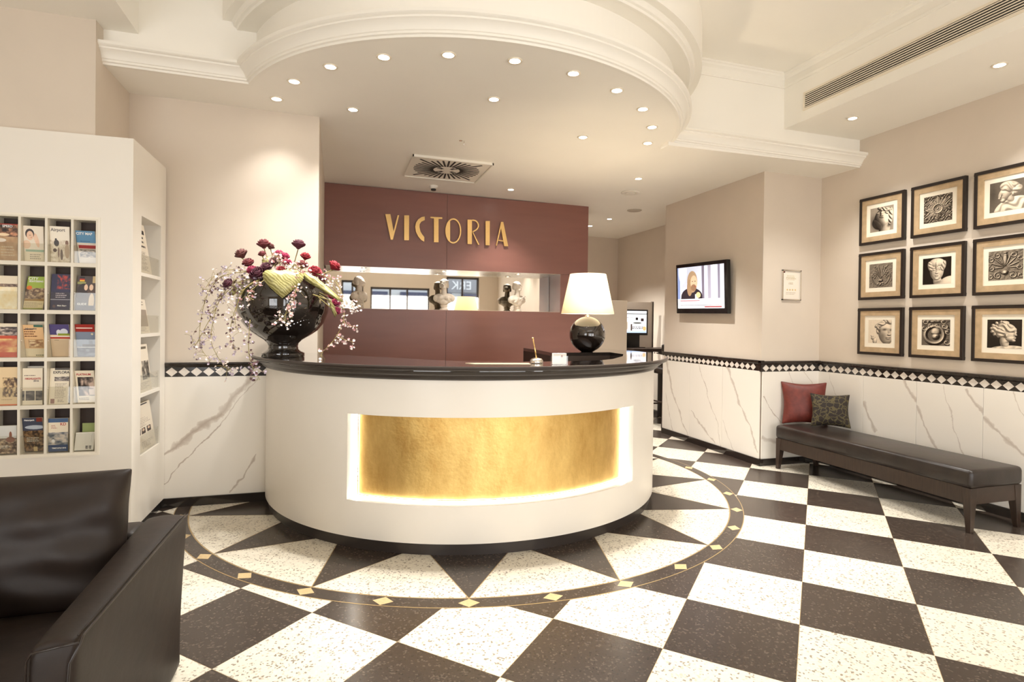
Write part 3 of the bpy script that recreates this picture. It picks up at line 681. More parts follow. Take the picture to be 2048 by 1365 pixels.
leaf([(524,520,0),(536,514,0),(546,520,0),(548,532,0),(536,540,0),(524,536,0)], 4.2, .05, (536,528,4.19))
leaf([(455,588,0),(470,572,0),(482,566,0),(478,582,0),(466,592,0)], 4.1, .05, (468,580,4.1))
# trailing blossom sprays
PETM = {'lilac': mat('lilac_blossom', (.50,.42,.50), .7), 'pink': mat('pink_blossom', (.68,.38,.38), .7), 'white': mat('cream_blossom', (.80,.68,.62), .7), 'dark': mat('dark_bud', (.13,.06,.07), .7)}
def blossom(b, p, r):
    nrm = Vector((random.uniform(-.6,.6), random.uniform(-1,-.2), random.uniform(-.4,.8))).normalized(); a = nrm.orthogonal().normalized(); c = nrm.cross(a)
    for k in range(5):
        t = 2*pi*k/5+random.random()*.3; d = a*cos(t)+c*sin(t); e = a*-sin(t)+c*cos(t)
        b.add([p, p+d*r*.55+e*r*.38+nrm*r*.15, p+d*r+nrm*r*.35, p+d*r*.55-e*r*.38+nrm*r*.15], [(0,1,2,3)])
def spray(path, Ys, kinds, n, spread=9, br=.009, twigs=5):
    P = [fp(x, y, Ys[0]+(Ys[1]-Ys[0])*i/(len(path)-1)) for i, (x, y) in enumerate(path)]
    Q = []
    for i in range(len(P)-1):
        a = P[max(i-1,0)]; b_ = P[i]; c = P[i+1]; d_ = P[min(i+2, len(P)-1)]
        for k in range(5):
            t = k/5; Q.append(.5*((2*b_)+(-a+c)*t+(2*a-5*b_+4*c-d_)*t*t+(-a+3*b_-3*c+d_)*t**3))
    Q.append(P[-1])
    st = MB().tube(Q, .0028, 5, .0012); sets = {k: MB() for k in kinds}
    for i in range(n):
        q = Q[int((i+.5)/n*len(Q)*.999)] if i % 3 else Q[int(random.random()**.7*len(Q)*.99)]
        off = Vector((random.gauss(0,1), random.gauss(0,.7), random.gauss(0,1)-.25))*spread*.0034
        e = q+off; st.tube([q, (q+e)/2+Vector((0,0,.006)), e], .0012, 3, .0008)
        for _ in range(random.choice((1,2,3))):
            blossom(sets[random.choice(kinds)], e+Vector((random.gauss(0,.008), random.gauss(0,.008), random.gauss(0,.009))), br*random.uniform(.7,1.25))
    wl(st.build('twig', M_STEM, None, smooth=True, fix=False))
    for k, s_ in sets.items():
        if s_.v: o = wl(s_.build('blossoms', PETM[k], None, fix=False)); o['kind'] = 'stuff'
R0 = (540,545)
for path, Ys, kinds, n, sp in [
    ([(520,548),(480,545),(440,556),(415,590),(402,640),(400,690),(420,722)], (4.15,3.95), ['lilac','white','dark'], 50, 9),
    ([(520,556),(478,566),(440,600),(425,650),(424,690),(450,735),(466,738)], (4.1,3.9), ['lilac','white'], 46, 8),
    ([(515,552),(478,556),(452,580),(430,620),(408,660),(390,690),(383,670)], (4.1,3.95), ['lilac','lilac','dark'], 34, 9),
    ([(516,560),(492,575),(474,610),(462,650),(460,675),(470,700)], (4.05,3.9), ['lilac','white','dark'], 34, 7),
    ([(505,545),(460,540),(430,552),(412,575),(405,580)], (4.15,4.0), ['lilac','white'], 34, 10),
    ([(498,560),(460,570),(440,590),(425,625)], (4.1,4.0), ['lilac','dark'], 30, 10),
    ([(500,640),(497,690),(500,720),(508,740),(520,760)], (3.98,3.92), ['dark','lilac'], 34, 7),
    ([(520,560),(500,570),(480,590),(470,640),(478,665)], (4.05,3.92), ['white','lilac'], 26, 8),
    ([(575,550),(590,560),(592,580),(580,605),(572,625),(570,650)], (4.0,3.86), ['pink','white'], 30, 6),
    ([(580,548),(592,565),(588,600),(575,625),(557,640)], (4.0,3.86), ['pink','white'], 24, 6),
    ([(560,530),(555,515),(545,512)], (4.1,4.1), ['white','pink'], 30, 9),
    ([(575,545),(590,530),(598,540)], (4.05,4.0), ['pink','white'], 34, 9),
    ([(600,540),(640,550),(672,565),(685,590),(700,610)], (4.1,3.95), ['white','pink'], 34, 7),
    ([(650,560),(678,590),(688,620),(684,650),(668,680),(645,705),(642,715)], (4.05,3.9), ['pink','white'], 30, 5),
    ([(684,640),(695,650),(712,655)], (3.98,3.94), ['pink','white'], 12, 4),
    ([(672,670),(690,680),(706,684)], (3.95,3.92), ['pink','white'], 12, 4),
    ([(690,600),(700,612),(710,618)], (3.95,3.92), ['white'], 26, 6),
    ([(530,560),(515,570),(495,590),(508,600)], (4.02,3.9), ['white','pink'], 18, 6),
    ]: spray(path, Ys, kinds, n, sp)

# ------------------------------------------------------------------ brochure cabinet
cab = thing('brochure_cabinet', 'tall white cabinet with brochure pigeonholes in front and newspaper slots on its side', 'cabinet', (-1.6, 4.3, 0))
XF, YFc, ZTc = -1.185, 4.037, 2.475
CXL, CXR, CZ0, CZ1 = -2.145, -1.366, .570, 1.972
mb = MB()
mb.box(-3.6, CXL, YFc, 4.16, .072, ZTc); mb.box(CXL, CXR, YFc, 4.16, .072, CZ0); mb.box(CXL, CXR, YFc, 4.16, CZ1, ZTc); mb.box(CXR, XF-.006, YFc, 4.16, .072, ZTc)
mb.box(-1.42, XF-.006, 4.16, 4.20, .072, ZTc)
mb.box(-1.42, XF-.006, 4.625, 4.745, .072, ZTc); mb.box(-1.42, XF-.006, 4.20, 4.625, .072, .50); mb.box(-1.42, XF-.006, 4.20, 4.625, 2.035, ZTc); mb.box(-1.42, -1.40, 4.20, 4.625, .5, 2.035)
mb.build('body', M_WHITE, cab)
MB().box(XF-.006, XF, 4.037, 4.745, .072, .50).box(XF-.006, XF, 4.037, 4.745, 2.035, ZTc).box(XF-.006, XF, 4.037, 4.20, .5, 2.035).box(XF-.006, XF, 4.625, 4.745, .5, 2.035).build('side_panel', M_WHITE, cab)
MB().box(-3.5, -1.205, 4.06, 4.73, 0, .072).build('plinth', M_BLACK, cab)
MB().box(CXL, CXR, 4.145, 4.158, CZ0, CZ1).build('back_panel', mat('dark_walnut_back', (.05,.03,.022), .6), cab)
fr = MB()
for x0, x1, z0, z1 in ((CXL-.012,CXR+.012,CZ1,CZ1+.012),(CXL-.012,CXR+.012,CZ0-.012,CZ0),(CXR,CXR+.012,CZ0,CZ1)): fr.box(x0,x1,YFc-.003,YFc+.01,z0,z1)
fr.build('rack_frame', mat('cream_edge', (.88,.82,.70), .4), cab)
M_DIV = mat('cream_divider', (.80,.74,.62), .45)
DX = [-2.145,-2.016,-1.887,-1.758,-1.628,-1.4985,-1.372]
for x in DX[1:]: MB().box(x-.0065, x+.0065, YFc+.001, 4.145, CZ0, CZ1).build('divider', M_DIV, cab)
SHELF = [1.972, 1.696, 1.4135, 1.134, .8535, .572]
for z in SHELF: MB().box(CXL, CXR, YFc, 4.145, z-.0115 if z < 1.97 else z-.008, z+.0115 if z > .58 else z+.006).build('shelf', M_DIV, cab)
SZ = [1.665, 1.272, .886]
for z in SZ: MB().box(-1.40, XF-.0005, 4.20, 4.625, z-.011, z+.011).build('side_shelf', M_WHITE, cab)

# painted covers -------------------------------------------------------
RNG = np.random.RandomState(3)
def canvas(w, h, c): a = np.zeros((h, w, 3)); a[:] = c; return a
def rect(a, x0, y0, x1, y1, c):
    h, w, _ = a.shape; a[int(y0*h):int(y1*h), int(x0*w):int(x1*w)] = c
def ell(a, cx, cy, rx, ry, c, soft=.0, ang=0):
    h, w, _ = a.shape; Y, X = np.mgrid[0:h, 0:w]; X = (X+.5)/w-cx; Y = ((Y+.5)/h-cy)*h/w; ry = ry*h/w
    ca, sa = cos(ang), sin(ang); U = X*ca+Y*sa; V = -X*sa+Y*ca
    m = (U/rx)**2+(V/ry)**2; k = np.clip((1-m)/max(soft, .03), 0, 1)[..., None]
    a[:] = a*(1-k)+np.array(c)*k
def noise2(h, w, sc, seed):
    r = np.random.RandomState(seed); out = np.zeros((h, w))
    for o in range(3):
        s = max(2, int(sc*2**o)); g = r.rand(s+2, s+2); Y, X = np.mgrid[0:h, 0:w]; u = X/w*s; v = Y/h*s; i = v.astype(int); j = u.astype(int); fu = u-j; fv = v-i
        out += ((g[i,j]*(1-fu)+g[i,j+1]*fu)*(1-fv)+(g[i+1,j]*(1-fu)+g[i+1,j+1]*fu)*fv)/2**o
    return out/1.75
def photo(a, x0, y0, x1, y1, c0, c1, sc=8, seed=1, con=2.2):
    h, w, _ = a.shape; X0, Y0, X1, Y1 = int(x0*w), int(y0*h), int(x1*w), int(y1*h)
    n = np.clip((noise2(Y1-Y0, X1-X0, sc, seed)-.5)*con+.5, 0, 1)[..., None]
    a[Y0:Y1, X0:X1] = np.array(c0)*(1-n)+np.array(c1)*n
def lines(a, x0, y0, x1, y1, n, c, seed=0):
    r = np.random.RandomState(seed); h, w, _ = a.shape
    for i in range(n):
        y = y0+(y1-y0)*(i+.2)/n; x = x0
        e = x1-(x1-x0)*r.rand()*.35
        while x < e:
            l = .03+r.rand()*.09; rect(a, x, y, min(x+l, e), y+(y1-y0)/n*.4, c); x += l+.02
cr = (.93,.88,.78); BK = (.1,.07,.06); GR = (.45,.38,.33)
def cover(k):
    w, h = 96, 200; a = canvas(w, h, cr)
    if k == (0,0):
        a[:] = (.30,.20,.14); photo(a,0,0,1,.35,(.12,.08,.06),(.85,.6,.45),5,3); photo(a,0,.35,1,1,(.62,.48,.34),(.80,.66,.50),4,4,1.4); rect(a,0,0,1,.03,(.6,.15,.1))
        ell(a,.3,.3,.3,.04,(.95,.85,.7)); ell(a,.2,.45,.25,.05,(.9,.85,.78)); lines(a,.2,.6,.9,.9,4,(.8,.72,.6),2)
    if k == (1,0):
        a[:] = (.93,.88,.80); ell(a,.32,.22,.22,.14,(.15,.08,.06)); ell(a,.33,.27,.17,.13,(.92,.76,.64)); ell(a,.15,.52,.2,.12,(.92,.78,.66)); ell(a,.66,.4,.10,.2,(.92,.76,.64),ang=-.2); ell(a,.6,.33,.1,.08,(.93,.79,.68))
        rect(a,.3,.255,.38,.265,BK); rect(a,.36,.315,.43,.325,(.7,.3,.25)); rect(a,.1,.66,1,.72,(.62,.72,.62)); rect(a,0,.72,1,1,(.90,.85,.74)); lines(a,.3,.78,.9,.95,3,(.6,.55,.47),5)
    if k == (2,0):
        a[:] = (.94,.90,.83); photo(a,0,.38,1,1,(.80,.73,.63),(.96,.92,.85),9,7)
        ell(a,.30,.36,.05,.03,BK); ell(a,.33,.46,.13,.09,(.2,.15,.13)); ell(a,.24,.66,.10,.05,(.3,.2,.15)); ell(a,.42,.72,.05,.14,(.55,.45,.4)); ell(a,.57,.78,.07,.15,(.45,.38,.34)); ell(a,.85,.45,.08,.07,(.5,.35,.25)); ell(a,.85,.68,.12,.2,(.75,.65,.55))
    if k == (3,0):
        a[:] = (.32,.52,.66); rect(a,0,.36,1,1,(.85,.80,.73)); rect(a,.08,.43,1,.53,(.66,.12,.12)); photo(a,.1,.56,1,.80,(.3,.25,.2),(.85,.78,.7),10,9); lines(a,.2,.3,.8,.34,1,(.15,.25,.4),1)
    if k == (0,1):
        photo(a,0,.3,1,1,(.95,.85,.62),(1,.97,.88),5,11,1.5); rect(a,0,.24,1,.33,(.35,.25,.18)); photo(a,0,.24,1,.33,(.2,.12,.1),(.8,.7,.6),12,2)
    if k == (1,1):
        a[:] = (.62,.70,.30); photo(a,0,.35,1,.68,(.35,.25,.2),(.8,.7,.55),10,13); ell(a,.15,.34,.14,.06,(.85,.45,.2)); rect(a,0,.68,1,.74,(.6,.45,.2)); rect(a,0,.74,1,1,(.85,.78,.6)); lines(a,.05,.78,.95,.94,6,(.6,.52,.42),4); rect(a,0,.95,1,1,(.55,.55,.2))
    if k == (2,1):
        a[:] = (.13,.11,.26); photo(a,.3,.02,.95,.42,(.12,.1,.25),(.75,.25,.2),7,15,2.6); lines(a,.25,.52,.9,.68,3,(.85,.82,.85),6); rect(a,0,.70,1,.72,(.75,.75,.8)); ell(a,.2,.9,.08,.04,(.4,.3,.3))
    if k == (3,1):
        a[:] = (.28,.22,.20); rect(a,.12,.03,.38,.08,(.05,.05,.05)); rect(a,.12,.08,.38,.12,(.75,.12,.1)); rect(a,.12,.12,.38,.16,(.95,.75,.15)); rect(a,.8,.0,1,.2,(.8,.7,.5)); rect(a,0,.17,.45,.24,(.6,.6,.35))
        ell(a,.35,.42,.32,.2,(.16,.09,.07)); ell(a,.80,.42,.25,.2,(.3,.2,.14)); ell(a,.47,.33,.1,.09,(.93,.78,.66)); ell(a,.75,.33,.11,.09,(.92,.78,.66)); ell(a,.8,.75,.15,.25,(.85,.75,.6)); rect(a,0,.86,1,1,(.2,.12,.12))
    if k == (0,2):
        rect(a,0,.1,1,.36,(.3,.22,.2)); photo(a,0,.1,1,.36,(.15,.1,.1),(.85,.78,.72),6,21); rect(a,0,.36,1,1,(.80,.28,.12)); photo(a,0,.45,1,.85,(.75,.2,.08),(.98,.8,.5),3,8)
    if k == (1,2):
        a[:] = (.93,.76,.56); lines(a,.05,.12,.7,.4,4,(.45,.25,.15),8); rect(a,.2,.45,.95,.72,(.8,.62,.42)); photo(a,.22,.47,.93,.7,(.6,.4,.25),(.98,.88,.7),5,23); rect(a,0,.74,1,1,(.93,.87,.74)); lines(a,.5,.93,1,.99,1,(.3,.35,.25),3); rect(a,.55,0,1,.07,(.25,.42,.36))
    if k == (2,2):
        a[:] = (.90,.80,.68); rect(a,0,0,1,.32,(.32,.28,.48)); ell(a,.45,.25,.12,.09,(.88,.88,.9)); ell(a,.72,.23,.2,.1,(.85,.86,.9)); rect(a,.4,.28,1,.34,(.55,.6,.15)); rect(a,0,.36,1,.39,(.95,.9,.85)); rect(a,0,.39,1,.44,(.72,.2,.14)); lines(a,.2,.48,.45,.51,1,BK,2); ell(a,.95,.93,.04,.02,(.7,.2,.15))
    if k == (3,2):
        a[:] = (.52,.56,.64); rect(a,0,0,1,.23,(.62,.14,.09)); rect(a,.05,.1,.9,.13,(.95,.9,.85)); photo(a,.0,.68,1,1,(.2,.2,.24),(.5,.5,.55),6,25); rect(a,.65,.48,.85,.64,(.42,.44,.5)); rect(a,0,.70,1,.72,(.95,.95,.95)); rect(a,.3,.62,1,.68,(.3,.28,.25)); ell(a,.85,.3,.06,.03,(.9,.85,.7))
    if k == (0,3):
        a[:] = (.93,.82,.64); rect(a,.25,.27,1,.78,(.3,.2,.12)); photo(a,.25,.27,1,.78,(.25,.15,.08),(.9,.78,.58),9,27,2.6); lines(a,.2,.84,.8,.87,1,(.5,.35,.25),2); rect(a,0,.97,1,1,(.85,.4,.15))
    if k == (1,3):
        lines(a,.1,.18,.9,.23,1,GR,6); rect(a,0,.56,1,.57,(.8,.5,.4)); photo(a,.0,.62,1,.88,(.12,.12,.13),(.5,.46,.42),4,29); rect(a,.12,.62,.17,.88,cr); rect(a,.62,.62,.66,.88,cr); lines(a,0,.88,1,.885,1,(.8,.5,.4),6)
    if k == (2,3):
        rect(a,.25,0,1,.05,(.2,.15,.1)); photo(a,.25,.24,1,.36,(.2,.15,.12),(.85,.8,.75),8,31); lines(a,.3,.42,.9,.85,12,(.62,.55,.48),9); rect(a,.1,.85,.3,.98,(.6,.45,.4)); lines(a,.45,.88,.8,.95,3,GR,3)
    if k == (3,3):
        rect(a,.12,.2,.95,.78,(.16,.13,.13)); photo(a,.12,.2,.95,.78,(.08,.06,.06),(.85,.75,.68),4,33,2.6); rect(a,.65,.58,.95,.76,(.9,.82,.75)); lines(a,.1,.84,.9,.93,2,GR,4)
    if k == (0,4):
        a[:] = (.86,.86,.84); rect(a,.0,.45,1,1,(.45,.36,.28)); photo(a,0,.5,1,1,(.28,.2,.15),(.78,.68,.55),10,35); ell(a,.7,.35,.07,.14,(.55,.32,.2)); ell(a,.7,.5,.22,.1,(.5,.3,.2)); lines(a,.05,.7,.7,.82,3,(.95,.95,.9),3)
    if k == (1,4):
        a[:] = (.25,.27,.34); rect(a,.7,0,1,.12,(.5,.2,.14)); ell(a,.6,.28,.5,.06,(.75,.78,.82)); photo(a,0,.38,1,1,(.18,.12,.08),(.62,.48,.32),12,37); lines(a,.15,.58,.8,.72,3,(.92,.9,.82),5); rect(a,.45,.86,.65,1,(.8,.7,.5))
    if k == (2,4):
        rect(a,0,0,1,.12,(.22,.34,.5)); rect(a,0,.42,1,1,(.30,.38,.50)); photo(a,0,.42,1,.80,(.2,.25,.32),(.85,.80,.75),4,39); rect(a,0,.80,1,1,(.15,.25,.42)); ell(a,.25,.68,.08,.05,(.92,.92,.92)); lines(a,.15,.2,.45,.32,3,(.7,.4,.35),4)
    if k == (3,4):
        a[:] = (.94,.92,.88); rect(a,.85,.1,.86,.55,(.75,.72,.68))
    return a
M_INK = mat('dark_ink', (.03,.025,.03), .6); M_INKW = mat('white_ink', (.9,.88,.85), .6); M_INKR = mat('red_ink', (.45,.03,.03), .6); M_INKG = mat('grey_ink', (.16,.14,.14), .6); M_INKY = mat('cream_ink', (.9,.82,.55), .6)
ROWN = ['top', 'second', 'middle', 'fourth', 'bottom']
LAB = {(0,0):'brown food menu leaflet, leftmost in the top row', (1,0):'wellness brochure with a dark-haired woman, top row', (2,0):'Airport guide with walking figures, top row', (3,0):'blue CITY MAP leaflet at the right end of the top row',
 (0,1):'pale cream leaflet with a golden photo, leftmost in the second row', (1,1):'green CITY sightseeing leaflet in the second row', (2,1):'dark violet show flyer in the second row', (3,1):'dark GUIDE booklet with two women and a flag, second row',
 (0,2):'orange and white leaflet, leftmost in the middle row', (1,2):'orange-beige hotel information brochure, middle row', (2,2):'leaflet with purple sky and white peaks, middle row', (3,2):'grey river cruise leaflet with red heading, middle row',
 (0,3):'peach leaflet with a brown photo, leftmost in the fourth row', (1,3):'white HIGHLIGHTS 2016 booklet in the fourth row', (2,3):'white EXPLORA sheet in the fourth row', (3,3):'white and red PLATINUM magazine at the right end of the fourth row',
 (0,4):'grey leaflet with a church spire, leftmost in the bottom row', (1,4):'brown landscape hiking brochure in the bottom row', (2,4):'blue and white river TIMETABLE brochure in the bottom row', (3,4):'plain white 2016 folder in the bottom right pigeonhole'}
# (x left top px, y top px, left bottom px, lean)
BRO = {(0,0):(-15,446,-15,.0),(1,0):(40,451,44,.02),(2,0):(95,452,98,.02),(3,0):(147,461,158,.05),
 (0,1):(-15,551,-15,0),(1,1):(57,553,45,-.03),(2,1):(104,548,99,-.01),(3,1):(156,552,150,-.01),
 (0,2):(-15,647,-15,0),(1,2):(40,650,50,.05),(2,2):(93,649,105,.05),(3,2):(146,649,156,.05),
 (0,3):(3,735,-2,0),(1,3):(45,737,45,.0),(2,3):(100,737,95,-.02),(3,3):(147,742,156,.04),
 (0,4):(-15,853,-15,0),(1,4):(40,837,47,.04),(2,4):(96,838,97,.0),(3,4):(152,866,148,-.01)}
TXT = {(2,0):[('Airport',.026,.42,.10,M_INKG)],(3,0):[('CITY MAP',.021,.44,.09,M_INKW)],(1,1):[('CITY',.024,.28,.07,M_INKW),('SIGHTSEEING',.013,.45,.15,M_INKW)],(2,1):[('Main Stage',.012,.6,.88,M_INKW)],
 (3,1):[('GUIDE',.018,.32,.82,M_INKW)],(1,2):[('Information',.013,.4,.12,M_INKG)],(1,3):[('HIGHLIGHTS',.015,.52,.29,M_INKR),('2016',.015,.68,.35,M_INKG)],(2,3):[('EXPLORA',.021,.58,.12,M_INK)],(3,3):[('PLATINUM',.017,.45,.12,M_INKR)],
 (2,2):[],(1,4):[('Naturpark',.013,.35,.07,M_INKW)],(2,4):[('KD',.024,.75,.18,M_INKR),('TIMETABLE 2016',.011,.55,.9,M_INKW)],(3,4):[('20 20',.015,.72,.80,M_INK),('16 16',.015,.72,.89,M_INK)],(0,0):[('SPEED',.02,.3,.07,M_INKW)]}
for (c, r), (xt, yt, xb, lean) in BRO.items():
    zf_ = SHELF[r+1]+.0125
    yb_ = 4.058+max(lean, 0)*.9; yt_ = 4.058+max(-lean, 0)*.9
    top = atY(yt_, xt, yt); bot = atY(yb_, xb, 700)
    if c == 0: x0 = x1 = -1.874 if xt < 0 else -1.868
    else: x0 = max(top.x, DX[c+2]+.008); x1 = max(bot.x, DX[c+2]+.008)
    wd = min(.099, DX[c+3]-.009-max(x0, x1)); h_ = top.z-zf_
    n = {0:'first',1:'second'}
    t = thing('brochure', LAB[(c,r)], 'brochure', (0,0,0), 'brochures in the pigeonholes')
    F = [Vector((x1, yb_, zf_)), Vector((x1+wd, yb_, zf_)), Vector((x0+wd, yt_, zf_+h_)), Vector((x0, yt_, zf_+h_))]
    dn = Vector((0, .011, 0))
    if (c, r) in ((1,0),(3,2),(2,4),(3,3)): dn *= 1.6
    vs = F+[p+dn for p in F]
    t.location = F[0]; WLOC[t.name] = F[0].copy()
    MB().add(vs, [(0,1,2,3),(4,7,6,5),(0,4,5,1),(3,2,6,7),(0,3,7,4),(1,5,6,2)]).build('pages', M_PAPER, t)
    eps = Vector((0,-.0006,0))
    cov = image_plane('cover', pixels(f'cover_{c}_{r}', cover((c, r)), .35), [p+eps for p in F], t)
    up = (F[3]-F[0]); ux = (F[1]-F[0])
    for s_, sz, fx, fy, m in TXT.get((c, r), []):
        o = F[0]+ux*fx+up*(1-fy)+Vector((0,-.0012,0)); u = up.normalized(); xax = Vector((1,0,0)); n_ = xax.cross(u)
        mt = Matrix(((xax.x,u.x,n_.x,o.x),(xax.y,u.y,n_.y,o.y),(xax.z,u.z,n_.z,o.z),(0,0,0,1)))
        if c == 0: mt = Matrix.Translation(Vector((.02,0,0))) @ mt
        lettering(s_, sz, mt, m, cov, sx=.9, bold=.0004)
# further copies standing behind some leaflets
for (c, r), px, py, col, lb in (((3,4), 165, 847, (.38,.45,.16), 'green leaflet standing behind the white 2016 folder'), ((1,2), 48, 643, (.75,.66,.52), 'beige leaflet with green corner behind the information brochure'), ((1,3), 44, 733, (.85,.8,.72), 'white leaflet showing behind the HIGHLIGHTS booklet')):
    p = atY(4.115, px, py); zf_ = SHELF[r+1]+.0125; x0 = max(p.x, DX[c+2]+.01)
    t = thing('brochure', lb, 'brochure', (x0, 4.115, zf_), 'brochures in the pigeonholes')
    MB().box(x0, min(x0+.098, DX[c+3]-.009), 4.113, 4.121, zf_, p.z).build('pages', mat('leaflet_'+lb[:5], col, .5), t)
# acrylic pocket fronts with pins
for r in range(5):
    for c in range(4):
        x0, x1 = DX[c+2]+.008, DX[c+3]-.008; zf_ = SHELF[r+1]+.0125
        t = thing('acrylic_pocket', f'clear acrylic pocket front in the {ROWN[r]} row, pigeonhole {["one, leftmost","two","three","four, rightmost"][c]}', 'holder', (x0, YFc+.008, zf_), 'clear pockets of the brochure rack')
        t['label'] = f'clear acrylic lip across the {["leftmost","second","third","rightmost"][c]} pigeonhole of the {ROWN[r]} row'
        MB().box(x0, x1, YFc+.006, YFc+.0085, zf_, zf_+.105).build('pane', M_ACRYL, t)
        for q in (x0+.004,): MB().ellip((q, YFc+.004, zf_+.098), (.0025,.0035,.0025), 8, 5).build('pin', M_CHROME, t)
# newspapers in the side slots
def newspaper_tex(k):
    a = canvas(120, 200, (.90,.86,.79))
    if k == 0: rect(a,.1,.12,.9,.2,BK); lines(a,.1,.24,.9,.5,3,(.12,.1,.1),1); lines(a,.1,.55,.9,.95,14,(.55,.5,.45),2)
    if k == 1: lines(a,.05,.05,.9,.2,2,(.5,.45,.4),3); rect(a,.3,.3,.95,.8,(.62,.56,.50)); lines(a,.05,.82,.9,.96,5,(.6,.55,.5),3)
    if k == 2: photo(a,.45,.35,.95,.75,(.2,.18,.16),(.8,.76,.7),4,5); rect(a,.05,.05,.9,.1,(.4,.36,.3)); lines(a,.1,.8,.9,.95,5,(.6,.55,.5),7)
    if k == 3:
        rect(a,.05,.02,.8,.045,(.3,.28,.28)); lines(a,.1,.3,.9,.5,6,(.7,.65,.6),8)
        for q in (.1,.38,.66): rect(a,q,.52,q+.2,.64,(.25,.2,.18)); ell(a,q+.1,.56,.06,.03,(.85,.75,.65))
        lines(a,.3,.8,.9,.95,5,(.6,.55,.5),7)
    return a
for k, (z0, br_, tr_, lb) in enumerate([(1.676,(304,553),(287,452),'newspaper with bold black headline in the top side slot'),(1.283,(300,667),(289,600),'folded grey-covered magazine in the second side slot'),(.897,(304,775),(293,688),'magazine with a dark photo in the third side slot'),(.502,(312,886),(298,800),'tabloid with three small portraits in the bottom side slot')]):
    t = thing('newspaper', lb, 'newspaper', (-1.22, 4.22, z0+.001), 'newspapers in the side slots')
    yb1 = atX(-1.203, *br_).y; pt_ = atX(-1.212, *tr_)
    F = [Vector((-1.203, 4.206, z0+.002)), Vector((-1.203, yb1, z0+.002)), Vector((-1.212, pt_.y, pt_.z)), Vector((-1.212, 4.206, pt_.z))]
    dn = Vector((-.02,0,0)); vs = F+[p+dn for p in F]
    MB().add(vs, [(0,1,2,3),(4,7,6,5),(0,4,5,1),(3,2,6,7),(0,3,7,4),(1,5,6,2)]).build('pages', M_PAPER, t)
    image_plane('front_page', pixels(f'newspaper_{k}', newspaper_tex(k), .7), [p+Vector((.0008,0,.0)) for p in F], t)
    lp_ = thing('acrylic_pocket', f'clear acrylic shelf lip holding the {["headline newspaper","folded magazine","dark-photo magazine","portrait tabloid"][k]} in the cabinet side', 'holder', (XF-.01, 4.4, z0+.001), 'clear lips of the side slots')
    MB().box(XF-.010, XF-.0075, 4.203, 4.622, z0+.001, z0+.12).build('pane', M_ACRYL, lp_)
    MB().ellip((XF-.006, 4.57, z0+.105), (.003,.005,.003), 8, 5).build('pin', M_CHROME, lp_)

# ------------------------------------------------------------------ sofa
sofa = thing('leather_sofa', 'dark brown leather sofa with tall back cushions beside the brochure cabinet', 'sofa', (-1.4, 2.1, 0))
def loft(rings, name, m, parent, sub=2, cap=True, creases=None):
    k = len(rings[0]); vs = [p for r_ in rings for p in r_]
    fs = [(i*k+j, i*k+(j+1) % k, (i+1)*k+(j+1) % k, (i+1)*k+j) for i in range(len(rings)-1) for j in range(k)]
    if cap: fs += [tuple(range(k)), tuple((len(rings)-1)*k+j for j in reversed(range(k)))]
    return MB().add(vs, fs).build(name, m, parent, smooth=True, sub=sub)
def arm_ring(y, x_out, x_in, zo, zi, zl=.008, bul=0):
    xm = (x_out+x_in)/2
    return [(x_out-.020, y, zl), (x_out-.022, y, zl+.02), (x_out-.022, y, .18), (x_out-.012+bul, y, .40), (x_out, y, zo-.02), (x_out-.003, y, zo), (x_out-.02, y, zo+.006), (xm, y, max(zo, zi)+.012), (x_in+.012, y, zi+.004), (x_in, y, zi-.01), (x_in+.004, y, .42), (x_in+.004, y, .2), (x_in+.004, y, zl+.02), (x_in+.004, y, zl)]
rings = [arm_ring(2.555,-.555,-.70,.60,.60), arm_ring(2.54,-.552,-.70,.607,.607), arm_ring(2.45,-.552,-.70,.612,.612)]
for i in range(1, 7):
    y = 2.45-.8*i/6; rings.append(arm_ring(y, -.556-.028*(i/6), -.70+.008*i/6*1.5, .612-.008*i/6, .612-.012*i/6, bul=.004*sin(i*1.3)))
rings += [arm_ring(1.625,-.588,-.688,.600,.598), arm_ring(1.612,-.600,-.680,.585,.585)]
arm_r = loft(rings, 'armrest', M_LEATHER, sofa, 2)
sm_pts = [(-.548,2.53,.612)]+[(-.549-.028*(max(0,2.45-y)/.8), y, .620-.008*(max(0,2.45-y)/.8)) for y in (2.45,2.3,2.15,2.0,1.85,1.7,1.63)]+[(-.578,1.612,.60),(-.596,1.603,.56),(-.606,1.606,.40),(-.612,1.607,.10)]
MB().tube(sm_pts, .0035, 6).tube([(x-.010, y, z+.001) for x, y, z in sm_pts[:-4]], .0025, 6).build('seam', M_LEATHB, arm_r, smooth=True)
MB().tube([(-.578,1.609,.604),(-.62,1.604,.602),(-.672,1.606,.594),(-.684,1.610,.575),(-.69,1.612,.40)], .003, 6).build('seam', M_LEATHB, arm_r, smooth=True)
mir = Matrix.Translation((-2.66,0,0)) @ Matrix.Scale(-1, 4, (1,0,0))
loft([[tuple(mir @ Vector(p)) for p in r_] for r_ in rings], 'armrest', M_LEATHER, sofa, 2)
MB().box(-1.97,-.69,2.40,2.55,.06,.60).build('back_frame', M_LEATHER, sofa, smooth=True, bevel=.025)
MB().box(-1.965,-.695,1.66,2.40,.10,.28).build('seat_base', M_LEATHER, sofa, smooth=True, bevel=.02)
